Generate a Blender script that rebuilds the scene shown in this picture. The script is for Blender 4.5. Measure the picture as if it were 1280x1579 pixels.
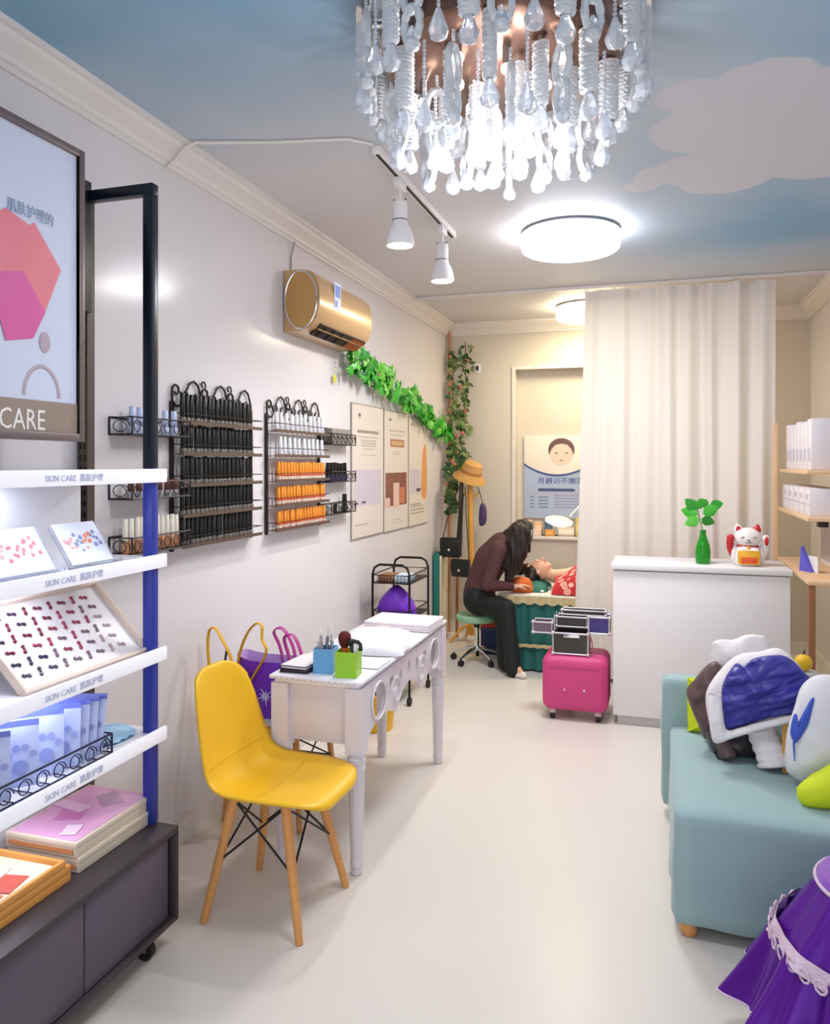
import bpy, bmesh, math, random
from math import pi, sin, cos, radians, sqrt
from mathutils import Vector, Matrix, Euler, noise as mnoise
random.seed(7)
for o in list(bpy.data.objects): bpy.data.objects.remove(o)
SC = bpy.context.scene; COL = SC.collection

# ------------------------------------------------------------------ camera, world, exposure
cd = bpy.data.cameras.new('camera'); cam = bpy.data.objects.new('camera', cd); COL.objects.link(cam)
cd.sensor_fit = 'HORIZONTAL'; cd.sensor_width = 36; cd.lens = 1200/1280*36
cd.shift_y = -(789.5-715)/1280; cd.clip_start = .05
cam.location = (0, 0, 1.6); cam.rotation_euler = (radians(90), 0, math.atan(375/1200))
SC.camera = cam
SC.view_settings.view_transform = 'Standard'; SC.view_settings.look = 'None'
SC.view_settings.gamma = 1; SC.view_settings.use_curve_mapping = False
SC.view_settings.exposure = 0.1
w = bpy.data.worlds.new('street_daylight'); SC.world = w; w.use_nodes = True
w.node_tree.nodes['Background'].inputs[0].default_value = (.90, .95, 1, 1)
w.node_tree.nodes['Background'].inputs[1].default_value = 1.45

# ------------------------------------------------------------------ materials
def lin(c): return tuple(((v/255)/12.92 if v/255 < .04045 else ((v/255+.055)/1.055)**2.4) for v in c)
def M(name, rgb, rough=.5, metal=0, var=0, scale=8, bump=0, bscale=60, trans=0, alpha=1, emit=None, es=0, spec=.5, sheen=0, ior=1.45, coat=0, sss=0):
    m = bpy.data.materials.new(name); m.use_nodes = True; nt = m.node_tree; b = nt.nodes['Principled BSDF']
    c = lin(rgb); b.inputs['Base Color'].default_value = (*c, 1)
    b.inputs['Roughness'].default_value = rough; b.inputs['Metallic'].default_value = metal
    b.inputs['Specular IOR Level'].default_value = spec; b.inputs['IOR'].default_value = ior
    b.inputs['Transmission Weight'].default_value = trans; b.inputs['Alpha'].default_value = alpha
    b.inputs['Sheen Weight'].default_value = sheen; b.inputs['Coat Weight'].default_value = coat
    if emit: b.inputs['Emission Color'].default_value = (*lin(emit), 1); b.inputs['Emission Strength'].default_value = es
    if var or bump:
        tc = nt.nodes.new('ShaderNodeTexCoord')
    if var:
        n = nt.nodes.new('ShaderNodeTexNoise'); n.inputs['Scale'].default_value = scale; n.inputs['Detail'].default_value = 4
        mx = nt.nodes.new('ShaderNodeMix'); mx.data_type = 'RGBA'
        mx.inputs[6].default_value = (*[x*(1-var) for x in c], 1); mx.inputs[7].default_value = (*[min(1, x*(1+var)) for x in c], 1)
        nt.links.new(tc.outputs['Object'], n.inputs['Vector']); nt.links.new(n.outputs['Fac'], mx.inputs[0]); nt.links.new(mx.outputs[2], b.inputs['Base Color'])
    if bump:
        n2 = nt.nodes.new('ShaderNodeTexNoise'); n2.inputs['Scale'].default_value = bscale; n2.inputs['Detail'].default_value = 3
        bp = nt.nodes.new('ShaderNodeBump'); bp.inputs['Strength'].default_value = bump; bp.inputs['Distance'].default_value = .01
        nt.links.new(tc.outputs['Object'], n2.inputs['Vector']); nt.links.new(n2.outputs['Fac'], bp.inputs['Height']); nt.links.new(bp.outputs['Normal'], b.inputs['Normal'])
    return m
def E_(name, rgb, s): return M(name, rgb, .5, emit=rgb, es=s)
def wood(name, a, bcol, rough=.4, sc=(3, 3, 40)):
    m = M(name, a, rough); nt = m.node_tree; b = nt.nodes['Principled BSDF']
    tc = nt.nodes.new('ShaderNodeTexCoord'); mp = nt.nodes.new('ShaderNodeMapping'); mp.inputs['Scale'].default_value = sc
    n = nt.nodes.new('ShaderNodeTexNoise'); n.inputs['Scale'].default_value = 3; n.inputs['Detail'].default_value = 5
    mx = nt.nodes.new('ShaderNodeMix'); mx.data_type = 'RGBA'; mx.inputs[6].default_value = (*lin(a), 1); mx.inputs[7].default_value = (*lin(bcol), 1)
    nt.links.new(tc.outputs['Object'], mp.inputs[0]); nt.links.new(mp.outputs[0], n.inputs['Vector']); nt.links.new(n.outputs['Fac'], mx.inputs[0]); nt.links.new(mx.outputs[2], b.inputs['Base Color'])
    return m

WHITE = M('white_paint', (236, 232, 232), .35); WHITEG = M('white_gloss', (240, 238, 240), .2)
BLACK = M('black_metal', (30, 28, 30), .4, .3); DARKBR = M('dark_bronze_metal', (52, 40, 38), .4, .4)
CHROME = M('chrome', (225, 225, 228), .12, 1); NAVY = M('navy_black_post', (18, 24, 40), .3)
YEL = M('yellow_leatherette', (238, 186, 30), .38, var=.05, scale=5); BEECH = wood('beech_wood', (226, 165, 100), (205, 140, 78))
LAV = M('table_paint', (222, 214, 220), .35, var=.03)

# ------------------------------------------------------------------ mesh helper
class MB:
    def __init__(s): s.v = []; s.f = []; s.m = []
    def add(s, vs, fs, mi=0):
        o = len(s.v); s.v += [tuple(v) for v in vs]; s.f += [tuple(i+o for i in f) for f in fs]; s.m += [mi]*len(fs); return s
    def box(s, c, d, rot=None, bev=0, mi=0, seg=2):
        bm = bmesh.new(); bmesh.ops.create_cube(bm, size=1)
        for v in bm.verts: v.co = Vector((v.co.x*d[0], v.co.y*d[1], v.co.z*d[2]))
        if bev: bmesh.ops.bevel(bm, geom=bm.edges[:], offset=min(bev, min(d)*.49), segments=seg, profile=.5, affect='EDGES')
        R = rot.to_matrix() if isinstance(rot, Euler) else (rot if rot else Matrix.Identity(3))
        bm.verts.ensure_lookup_table()
        for i, v in enumerate(bm.verts): v.index = i
        s.add([R @ v.co + Vector(c) for v in bm.verts], [[v.index for v in f.verts] for f in bm.faces], mi); bm.free(); return s
    def b2(s, a, b, bev=0, mi=0):   # box from corner to corner
        return s.box([(x+y)/2 for x, y in zip(a, b)], [abs(y-x) for x, y in zip(a, b)], None, bev, mi)
    def tube(s, pts, r, n=8, closed=False, mi=0, flat=1, caps=True):
        pts = [Vector(p) for p in pts]; N = len(pts); rs = r if isinstance(r, (list, tuple)) else [r]*N
        rings = []; prev = None
        for i, p in enumerate(pts):
            if closed: t = pts[(i+1) % N]-pts[i-1]
            else: t = pts[min(i+1, N-1)]-pts[max(i-1, 0)]
            if t.length < 1e-9: t = Vector((0, 0, 1))
            t.normalize()
            if prev is None:
                a = Vector((0, 0, 1)) if abs(t.z) < .9 else Vector((1, 0, 0))
                u = a.cross(t).normalized()
            else:
                u = prev-t*prev.dot(t); u = u.normalized() if u.length > 1e-6 else t.orthogonal().normalized()
            prev = u; w_ = t.cross(u)
            rings.append([p+(u*cos(2*pi*k/n)+w_*sin(2*pi*k/n)*flat)*rs[i] for k in range(n)])
        vs = [q for rg in rings for q in rg]; fs = []
        for i in range(N if closed else N-1):
            j = (i+1) % N
            for k in range(n): fs.append((i*n+k, i*n+(k+1) % n, j*n+(k+1) % n, j*n+k))
        if not closed and caps: fs.append(tuple(range(n))[::-1]); fs.append(tuple((N-1)*n+k for k in range(n)))
        return s.add(vs, fs, mi)
    def cyl(s, a, b, r0, r1=None, n=14, mi=0): return s.tube([a, b], [r0, r0 if r1 is None else r1], n, mi=mi)
    def lathe(s, prof, c=(0, 0, 0), n=20, mi=0, R=None, sq=None):
        vs = []; fs = []; c = Vector(c)
        for r, z in prof:
            for k in range(n):
                a = 2*pi*k/n; v = Vector((r*cos(a), r*sin(a)*(sq or 1), z)); vs.append((R @ v if R else v)+c)
        for i in range(len(prof)-1):
            for k in range(n): fs.append((i*n+k, i*n+(k+1) % n, (i+1)*n+(k+1) % n, (i+1)*n+k))
        if prof[0][0] > 1e-6: fs.append(tuple(range(n))[::-1])
        if prof[-1][0] > 1e-6: fs.append(tuple((len(prof)-1)*n+k for k in range(n)))
        return s.add(vs, fs, mi)
    def sph(s, c, r, nu=16, nv=10, mi=0, R=None):
        if not isinstance(r, (list, tuple)): r = (r, r, r)
        vs = []; fs = []; c = Vector(c)
        for j in range(nv+1):
            th = pi*j/nv
            for i in range(nu):
                a = 2*pi*i/nu; v = Vector((r[0]*sin(th)*cos(a), r[1]*sin(th)*sin(a), r[2]*cos(th))); vs.append((R @ v if R else v)+c)
        for j in range(nv):
            for i in range(nu): fs.append((j*nu+i, (j+1)*nu+i, (j+1)*nu+(i+1) % nu, j*nu+(i+1) % nu))
        return s.add(vs, fs, mi)
    def grid(s, fn, nu, nv, mi=0, cu=False):
        vs = [fn(i/nu, j/nv) for j in range(nv+1) for i in range(nu if cu else nu+1)]; W = nu if cu else nu+1; fs = []
        for j in range(nv):
            for i in range(nu): fs.append((j*W+i, j*W+(i+1) % W, (j+1)*W+(i+1) % W, (j+1)*W+i))
        return s.add(vs, fs, mi)
    def plate(s, poly, n, t, mi=0):   # prism of a planar 3D polygon, thickness t along n
        n = Vector(n)*t; k = len(poly); vs = [Vector(p) for p in poly]+[Vector(p)+n for p in poly]
        return s.add(vs, [tuple(range(k))[::-1], tuple(range(k, 2*k))]+[(i, (i+1) % k, k+(i+1) % k, k+i) for i in range(k)], mi)
    def puff(s, poly, c, O, U, V, df, db=0, rings=8, per=6, nz=0, ns=9, mi=0, pw=.5):  # puffy closed form over a star-shaped outline (u,v)
        O, U, V = Vector(O), Vector(U).normalized(), Vector(V).normalized(); W = U.cross(V); K = len(poly); pts = []
        for i in range(K):
            p0, p1, p2, p3 = [Vector(poly[(i+d) % K]) for d in (-1, 0, 1, 2)]
            for q in range(per):
                t = q/per; pts.append(.5*((2*p1)+(p2-p0)*t+(2*p0-5*p1+4*p2-p3)*t*t+(3*p1-p0-3*p2+p3)*t**3))
        c = Vector(c); n = len(pts)
        for side, dep in ((1, df), (-1, db)):
            vs = []; fs = []
            for r in range(rings):
                k = cos(r/rings*pi/2); h = dep*(1-k*k)**pw
                for p in pts:
                    q = c+(p-c)*k; P = O+U*q.x+V*q.y
                    e = nz*mnoise.noise(P*ns)*(min(1, r/2)); vs.append(P+W*side*(h+e))
            vs.append(O+U*c.x+V*c.y+W*side*(dep+nz*mnoise.noise((O+U*c.x+V*c.y)*ns)))
            for r in range(rings-1):
                for i in range(n):
                    q = (r*n+i, r*n+(i+1) % n, (r+1)*n+(i+1) % n, (r+1)*n+i); fs.append(q if side > 0 else q[::-1])
            for i in range(n):
                q = ((rings-1)*n+i, (rings-1)*n+(i+1) % n, rings*n); fs.append(q if side > 0 else q[::-1])
            s.add(vs, fs, mi)
        return s
    def mesh(s, name, mats, smooth=True, ang=38):
        me = bpy.data.meshes.new(name); me.from_pydata(s.v, [], s.f)
        for m in (mats if isinstance(mats, (list, tuple)) else [mats]): me.materials.append(m)
        me.polygons.foreach_set('material_index', s.m); me.update()
        bm = bmesh.new(); bm.from_mesh(me); bmesh.ops.remove_doubles(bm, verts=bm.verts, dist=1e-5); bmesh.ops.recalc_face_normals(bm, faces=bm.faces); bm.to_mesh(me); bm.free()
        me.polygons.foreach_set('use_smooth', [smooth]*len(me.polygons))
        if smooth: me.set_sharp_from_angle(angle=radians(ang))
        return me
    def build(s, name, mats, parent=None, smooth=True, ang=38, loc=None):
        return ob(name, s.mesh(name, mats, smooth, ang), parent, loc)
def ob(name, me, parent=None, loc=None, rot=None):
    o = bpy.data.objects.new(name, me); COL.objects.link(o)
    if parent: o.parent = parent
    if loc is not None: o.location = loc
    if rot is not None: o.rotation_euler = rot
    return o
def tag(o, label, cat, group=None, kind=None):
    o['label'] = label; o['category'] = cat
    if group: o['group'] = group
    if kind: o['kind'] = kind
    return o
def thing(name, label, cat, loc=(0, 0, 0), rz=0, group=None):
    o = bpy.data.objects.new(name, None); COL.objects.link(o); o.location = loc; o.rotation_euler = (0, 0, rz); o.empty_display_size = .05
    return tag(o, label, cat, group)
def struct(o): o['kind'] = 'structure'; return o
def copy_tree(o, loc=None, rz=None, label=None, group=None, parent=None):
    c = o.copy(); COL.objects.link(c)
    if parent: c.parent = parent
    if loc is not None: c.location = loc
    if rz is not None: c.rotation_euler = (0, 0, rz)
    if label: c['label'] = label
    if group: c['group'] = group
    for ch in list(o.children): copy_tree(ch, parent=c)
    return c
def smooth_pts(pts, n=5):                                     # smooth curve through points
    P_ = [Vector(p) for p in pts]; K = len(P_); out = []
    for i in range(K-1):
        a, b, c, d = P_[max(0, i-1)], P_[i], P_[i+1], P_[min(K-1, i+2)]
        out += [.5*((2*b)+(c-a)*(k/n)+(2*a-5*b+4*c-d)*(k/n)**2+(3*b-a-3*c+d)*(k/n)**3) for k in range(n)]
    return out+[P_[-1]]
FX = Matrix(((0, 0, 1), (1, 0, 0), (0, 1, 0)))      # sheet facing +x : local x -> +y, y -> +z
FY = Matrix(((1, 0, 0), (0, 0, -1), (0, 1, 0)))     # sheet facing -y
def text(st, size, mat, parent, loc, R=FX, name='lettering', ext=.0006, align='LEFT', sx=1):
    cu = bpy.data.curves.new('t', 'FONT'); cu.body = st; cu.size = size; cu.extrude = ext; cu.align_x = align; cu.resolution_u = 2
    t = bpy.data.objects.new('t', cu); COL.objects.link(t); dg = bpy.context.evaluated_depsgraph_get()
    me = bpy.data.meshes.new_from_object(t.evaluated_get(dg)); bpy.data.objects.remove(t)
    me.transform(Matrix.Scale(sx, 4, (1, 0, 0))); me.transform(R.to_4x4()); me.materials.clear(); me.materials.append(mat); me.name = name
    return ob(name, me, parent, loc)
def shape2d(outer, holes, ext, R, bevel=0):          # flat plate with holes
    cu = bpy.data.curves.new('p', 'CURVE'); cu.dimensions = '2D'; cu.fill_mode = 'BOTH'; cu.extrude = ext
    for pl in [outer]+holes:
        sp = cu.splines.new('POLY'); sp.points.add(len(pl)-1); sp.use_cyclic_u = True
        for p, q in zip(sp.points, pl): p.co = (q[0], q[1], 0, 1)
    t = bpy.data.objects.new('p', cu); COL.objects.link(t); dg = bpy.context.evaluated_depsgraph_get()
    me = bpy.data.meshes.new_from_object(t.evaluated_get(dg)); bpy.data.objects.remove(t); me.transform(R.to_4x4()); return me
def spiral(c, r0, r1, a0, a1, n=14): return [(c[0]+(r0+(r1-r0)*i/n)*cos(a0+(a1-a0)*i/n), c[1]+(r0+(r1-r0)*i/n)*sin(a0+(a1-a0)*i/n)) for i in range(n+1)]
def light(kind, loc, power, col=(1, 1, 1), size=.2, rot=(0, 0, 0), parent=None, name='bulb_light', **k):
    l = bpy.data.lights.new(name, kind); l.energy = power; l.color = col
    if kind == 'AREA': l.shape = 'DISK'; l.size = size
    else: l.shadow_soft_size = size
    for a, b in k.items(): setattr(l, a, b)
    o = bpy.data.objects.new(name, l); COL.objects.link(o); o.location = loc; o.rotation_euler = rot
    if parent: o.parent = parent
    return o

# ------------------------------------------------------------------ room shell
XL, XR, YB, YF, ZC = -1.93, 1.22, 7.2, -.9, 2.92
WALL = M('wall_gloss_panel', (224, 219, 221), .15, var=.012, scale=2, spec=.13)
BACKW = M('wall_back_paint', (212, 204, 193), .5, var=.02, scale=3)
FLOORM = M('floor_resin', (221, 214, 205), .28, var=.03, scale=1.5, bump=.02, bscale=8)
TRIM = M('trim_white', (228, 222, 218), .4)
def slab(name, a, b, m): return struct(MB().b2(a, b).build(name, m, smooth=False))
slab('floor', (XL-.15, YF, -.1), (XR+.15, YB+.3, 0), FLOORM)
slab('wall_left', (XL-.15, YF, 0), (XL, YB+.3, ZC), WALL)
slab('wall_right', (XR, YF, 0), (XR+.15, YB+.3, ZC), WALL)
wb = MB(); NX0, NX1, NZ0, NZ1 = -1.27, .75, .935, 2.476
for a, b in (((XL, 0), (NX0, ZC)), ((NX1, 0), (XR, ZC)), ((NX0, 0), (NX1, NZ0)), ((NX0, NZ1), (NX1, ZC))): wb.b2((a[0], YB, a[1]), (b[0], YB+.14, b[1]))
wb.b2((NX0-.05, YB+.13, NZ0-.05), (NX1+.05, YB+.2, NZ1+.05))
struct(wb.build('wall_back', BACKW, smooth=False))
# painted sky ceiling
cm = M('ceiling_sky_mural', (200, 200, 206), .55); nt = cm.node_tree; bs = nt.nodes['Principled BSDF']
def N(t, **k):
    n = nt.nodes.new(t)
    for a, b in k.items(): setattr(n, a, b)
    return n
tc = N('ShaderNodeTexCoord'); sep = N('ShaderNodeSeparateXYZ')
wn = N('ShaderNodeTexNoise'); wn.inputs['Scale'].default_value = 7; wn.inputs['Detail'].default_value = 4
vm = N('ShaderNodeVectorMath', operation='SCALE'); vm.inputs['Scale'].default_value = .05
va = N('ShaderNodeVectorMath', operation='ADD')
nt.links.new(tc.outputs['Object'], wn.inputs['Vector']); nt.links.new(wn.outputs['Color'], vm.inputs[0]); nt.links.new(tc.outputs['Object'], va.inputs[0]); nt.links.new(vm.outputs[0], va.inputs[1])
acc = None
for cx, cy, r in ((.12, 2.96, .13), (.25, 3.1, .2), (.35, 2.96, .2), (.52, 3.12, .25), (.2, 3.28, .24), (.45, 3.5, .33), (.17, 3.72, .2), (.3, 3.86, .22), (.02, 3.74, .13), (-.08, 3.86, .08), (.7, 3.7, .3), (.85, 3.35, .3), (1.05, 3.6, .3)):
    d = N('ShaderNodeVectorMath', operation='DISTANCE'); d.inputs[1].default_value = (cx+.025, cy+.025, ZC)
    nt.links.new(va.outputs[0], d.inputs[0])
    m1 = N('ShaderNodeMath', operation='MULTIPLY_ADD'); m1.inputs[1].default_value = -1/r; m1.inputs[2].default_value = 1; nt.links.new(d.outputs['Value'], m1.inputs[0])
    if acc is None: acc = m1
    else:
        mm = N('ShaderNodeMath', operation='MAXIMUM'); nt.links.new(acc.outputs[0], mm.inputs[0]); nt.links.new(m1.outputs[0], mm.inputs[1]); acc = mm
mr = N('ShaderNodeMapRange'); mr.inputs['From Min'].default_value = -.02; mr.inputs['From Max'].default_value = .06; nt.links.new(acc.outputs[0], mr.inputs['Value'])
nz = N('ShaderNodeTexNoise'); nz.inputs['Scale'].default_value = .9; nz.inputs['Detail'].default_value = 3; nt.links.new(tc.outputs['Object'], nz.inputs['Vector'])
nt.links.new(tc.outputs['Object'], sep.inputs[0])
gx = N('ShaderNodeMapRange'); gx.inputs['From Min'].default_value = -.9; gx.inputs['From Max'].default_value = .5; nt.links.new(sep.outputs['X'], gx.inputs['Value'])
gy = N('ShaderNodeMapRange'); gy.inputs['From Min'].default_value = 3.2; gy.inputs['From Max'].default_value = 2.0; nt.links.new(sep.outputs['Y'], gy.inputs['Value'])
gb = N('ShaderNodeMapRange'); gb.inputs['From Min'].default_value = 6.0; gb.inputs['From Max'].default_value = 4.9; nt.links.new(sep.outputs['Y'], gb.inputs['Value'])
mxg = N('ShaderNodeMath', operation='MAXIMUM'); nt.links.new(gx.outputs[0], mxg.inputs[0]); nt.links.new(gy.outputs[0], mxg.inputs[1])
ml = N('ShaderNodeMath', operation='MULTIPLY'); nt.links.new(mxg.outputs[0], ml.inputs[0]); nt.links.new(gb.outputs[0], ml.inputs[1])
nr = N('ShaderNodeMapRange'); nr.inputs['From Min'].default_value = .3; nr.inputs['From Max'].default_value = .62; nr.inputs['To Min'].default_value = .55; nt.links.new(nz.outputs['Fac'], nr.inputs['Value'])
ml2 = N('ShaderNodeMath', operation='MULTIPLY'); nt.links.new(ml.outputs[0], ml2.inputs[0]); nt.links.new(nr.outputs[0], ml2.inputs[1])
c1 = N('ShaderNodeMix', data_type='RGBA'); c1.inputs[6].default_value = (*lin((218, 215, 217)), 1); c1.inputs[7].default_value = (*lin((132, 174, 202)), 1)
nt.links.new(ml2.outputs[0], c1.inputs[0])
c2 = N('ShaderNodeMix', data_type='RGBA'); c2.inputs[7].default_value = (*lin((206, 206, 214)), 1)
nt.links.new(mr.outputs[0], c2.inputs[0]); nt.links.new(c1.outputs[2], c2.inputs[6]); nt.links.new(c2.outputs[2], bs.inputs['Base Color'])
slab('ceiling', (XL-.15, YF, ZC), (XR+.15, YB+.3, ZC+.1), cm)
# cornice, baseboards
def cornice(name, fn, a, b):
    pr = [(0, 2.815), (.012, 2.815), (.014, 2.832), (.024, 2.838), (.03, 2.852), (.05, 2.872), (.072, 2.886), (.082, 2.9), (.098, 2.903), (.1, 2.92), (0, 2.92)]
    m = MB(); vs = [fn(t, d, z) for t in (a, b) for d, z in pr]; k = len(pr)
    m.add(vs, [(i, (i+1) % k, k+(i+1) % k, k+i) for i in range(k)]+[tuple(range(k)), tuple(range(k, 2*k))[::-1]]); struct(m.build(name, TRIM, ang=20))
cornice('trim_1', lambda t, d, z: (XL+d, t, z), YF, YB); cornice('trim_2', lambda t, d, z: (t, YB-d, z), XL, XR); cornice('trim_3', lambda t, d, z: (XR-d, t, z), YF, YB)
for nm, a, b in (('baseboard_left', (XL, YF, 0), (XL+.014, YB, .095)), ('baseboard_back', (XL, YB-.014, 0), (XR, YB, .095)), ('baseboard_right', (XR-.014, YF, 0), (XR, YB, .095))):
    m = MB().b2(a, b); a2 = list(a); b2 = list(b); a2[2] = .095; b2[2] = .105
    if 'left' in nm: b2[0] -= .006
    if 'back' in nm: a2[1] += .006
    if 'right' in nm: a2[0] += .006
    m.b2(a2, b2); struct(m.build(nm, TRIM, smooth=False))
fr = MB(); fr.b2((NX0-.03, YB-.012, NZ0-.03), (NX0, YB, NZ1+.03)); fr.b2((NX0, YB-.012, NZ1), (NX1, YB, NZ1+.03)); fr.b2((NX1, YB-.012, NZ0-.03), (NX1+.03, YB, NZ1+.03))
struct(fr.build('trim_4', TRIM, smooth=False))
struct(MB().b2((NX0-.02, YB-.05, NZ0-.03), (NX1+.02, YB+.13, NZ0), .004).build('windowsill', TRIM))

# ------------------------------------------------------------------ ceiling fittings
GLOW = E_('lamp_diffuser', (252, 250, 255), 12); GLOWW = E_('lamp_diffuser_warm', (255, 240, 200), 12)
def drum(lab, x, y, r, glow, col, pw):
    t = thing('ceiling_lamp', lab, 'ceiling lamp', (x, y, 0), 0, 'round ceiling lamps')
    MB().lathe([(r*.93, 2.918), (r*.93, 2.9)], n=48).build('base_plate', M('lamp_plate', (200, 200, 205), .3, .4), t)
    MB().lathe([(r*.97, 2.902), (r, 2.895), (r, 2.835), (r*.985, 2.815), (r*.94, 2.805), (0, 2.803)], n=48).build('diffuser', glow, t)
    MB().lathe([(r*.95, 2.908), (r*.99, 2.908), (r*1.0, 2.9), (r*.97, 2.898)], n=48).build('rim', CHROME, t)
    light('AREA', (0, 0, 2.79), pw, col, r*2, (0, 0, 0), t, 'lamp_light')
    return t
drum('round white drum ceiling lamp in the middle of the sky ceiling', -.475, 4.47, .275, GLOW, (.98, .98, 1), 26)
drum('round warm ceiling lamp at the back, half behind the white curtain', -.55, 6.62, .27, GLOWW, (1, .88, .60), 15)

# track with two spots
t = thing('track_light', 'white ceiling track carrying two bell spotlights', 'track light', (-1.115, 3.66, 0))
MB().b2((-.018, -.64, 2.885), (.018, .64, 2.919), .003).build('rail', WHITE, t)
for a, b in ((-.62, -.36), (-.28, .36), (.44, .62)): MB().b2((-.007, a, 2.882), (.007, b, 2.886)).build('slot', BLACK, t)
SPOTG = E_('spot_glow', (255, 250, 240), 3)
for dy, rx in ((-.32, .0), (.40, .0)):
    s_ = MB().b2((-.016, dy-.05, 2.84), (.016, dy+.05, 2.884), .004).cyl((0, dy, 2.84), (0, dy, 2.79), .009)
    s_.b2((-.03, dy-.006, 2.74), (-.024, dy+.006, 2.8)).b2((.024, dy-.006, 2.74), (.03, dy+.006, 2.8)).b2((-.03, dy-.006, 2.79), (.03, dy+.006, 2.797))
    h = s_.build('spot_arm', WHITE, t)
    MB().lathe([(.0, 2.785), (.03, 2.783), (.034, 2.765), (.034, 2.70), (.037, 2.68), (.05, 2.66), (.062, 2.62), (.066, 2.585), (.06, 2.585), (.055, 2.62)], (0, dy, 0), 24).build('spot_shade', WHITEG, h)
    MB().lathe([(.057, 2.594), (.03, 2.588), (0, 2.586)], (0, dy, 0), 20).build('spot_lens', SPOTG, h)
    MB().tube([(.0345*cos(a), dy+.0345*sin(a), 2.70) for a in [k*pi/10 for k in range(20)]], .0022, 5, True).build('collar', BLACK, h)
    light('SPOT', (0, dy, 2.575), 28, (1, .98, .97), .035, (0, 0, 0), h, 'spot_beam', spot_size=2.3, spot_blend=.8)
# cable duct
m = MB(); m.tube([(XL+.012, 2.735, 2.81), (XL+.05, 2.745, 2.845), (XL+.09, 2.75, 2.89), (XL+.13, 2.76, 2.908), (-1.5, 2.86, 2.912), (-1.2, 2.92, 2.912), (-1.12, 3.0, 2.912)], .007, 6)
tag(m.build('ceiling_cable', TRIM), 'white cable running over the ceiling to the spotlight track', 'cable')
# curtain rail
r_ = MB().b2((-1.86, 5.88, 2.895), (1.15, 5.905, 2.919), .003); tag(r_.build('curtain_rail', TRIM), 'thin white curtain rail fixed across the ceiling', 'rail')

# ------------------------------------------------------------------ crystal chandelier
def crystal_mat(name, rgb, tr, rough=.06):
    m = M(name, rgb, rough, trans=tr, ior=1.5, spec=.8, bump=.5, bscale=35); return m
CRY = crystal_mat('crystal_clear', (240, 244, 252), .6); CRYW = crystal_mat('crystal_frosted', (232, 234, 238), .25, .15)
ch = thing('chandelier', 'large crystal chandelier hanging at the top of the picture', 'chandelier', (-.43, 2.2, 0))
PAN = M('chandelier_brown_mirror', (130, 98, 84), .25, .75)  # brown reflection in the mirror drum put into its base colour
MB().lathe([(.31, 2.919), (.33, 2.9), (.33, 2.735), (.315, 2.725), (0, 2.725)], n=48).build('drum', PAN, ch)
MB().lathe([(.375, 2.88), (.415, 2.88), (.415, 2.865), (.375, 2.865), (.375, 2.88)], n=48).build('hanging_ring', CHROME, ch)
for k in range(8):
    a = k*pi/4+.2; MB().cyl((.3*cos(a), .3*sin(a), 2.872), (.39*cos(a), .39*sin(a), 2.872), .006, n=8).build('arm', CHROME, ch)
BULB = E_('chandelier_bulb', (255, 246, 232), 7)
for k in range(10):
    a = k*2*pi/10; rr = .23 if k % 2 else .13
    b_ = MB().sph((rr*cos(a), rr*sin(a), 2.665), .016, 12, 8).build('bulb', BULB, ch)
    MB().cyl((rr*cos(a), rr*sin(a), 2.675), (rr*cos(a), rr*sin(a), 2.727), .012).build('socket', CHROME, b_)
def drop_mesh(L, r):   # faceted pendalogue
    return MB().lathe([(0, 0), (r*.25, -.06*L), (r*.55, -.3*L), (r, -.68*L), (r*.8, -.88*L), (0, -L)], n=8).mesh('crystal_drop', CRY, smooth=False)
D1 = drop_mesh(.085, .026); D2 = drop_mesh(.068, .022)
def bar_mesh(L, r):     # twisted corrugated bar
    m = MB(); n = 34; vs = []; fs = []
    for i in range(n+1):
        z = -L*i/n; rr = r*(.72+.28*abs(sin(i*1.35)))*(1 if 0 < i < n else .5); tw = i*.22
        for k in range(8): a = 2*pi*k/8+tw; vs.append((rr*cos(a), rr*.7*sin(a), z))
    for i in range(n):
        for k in range(8): fs.append((i*8+k, i*8+(k+1) % 8, (i+1)*8+(k+1) % 8, (i+1)*8+k))
    return m.add(vs, fs).mesh('crystal_bar', CRYW, smooth=False)
B1 = bar_mesh(.17, .030)
def loop_mesh():       # two elongated crystal links
    m = MB(); z0 = 0
    for q, L in enumerate((.10, .085)):
        pts = [((.030*cos(a) if q == 0 else .025*cos(a)), 0, z0-L/2+L/2*sin(a)) for a in [k*2*pi/22 for k in range(22)]]
        m.tube(pts, [.0085+.003*abs(sin(k*1.9)) for k in range(22)], 6, True); z0 -= L-.01
    return m.mesh('crystal_link', CRYW, smooth=False)
L1 = loop_mesh()
def bead_mesh(L, n):
    m = MB()
    for i in range(n): m.sph((0, 0, -L*(i+.5)/n), (.0055, .0055, L/n*.52), 6, 4)
    return m.mesh('bead_string', CRY, smooth=False)
S1 = bead_mesh(.16, 14); S2 = bead_mesh(.2, 10); S3 = bead_mesh(.045, 5)
random.seed(5)
for k in range(32):
    a = 2*pi*k/32; x, y = .395*cos(a), .395*sin(a); rz = a+pi/2
    kind = k % 3; zt = 2.865
    if kind == 0:
        p = ob('crystal_bar', B1, ch, (x, y, zt-.03), (0, 0, rz)); ob('crystal_drop', D1, p, (0, 0, -.155))
        ob('hook', MB().cyl((0, 0, 0), (0, 0, .03), .002, n=5).mesh('hook', CHROME), p)
    elif kind == 1:
        p = ob('crystal_link', L1, ch, (x, y, zt-.045), (0, 0, rz)); ob('bead_string', S3, p, (0, 0, .045)); ob('crystal_drop', D2, p, (0, 0, -.135))
    else:
        p = ob('bead_string', S1, ch, (x, y, zt), (0, 0, rz)); ob('crystal_drop', D1, p, (0, 0, -.16))
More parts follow.
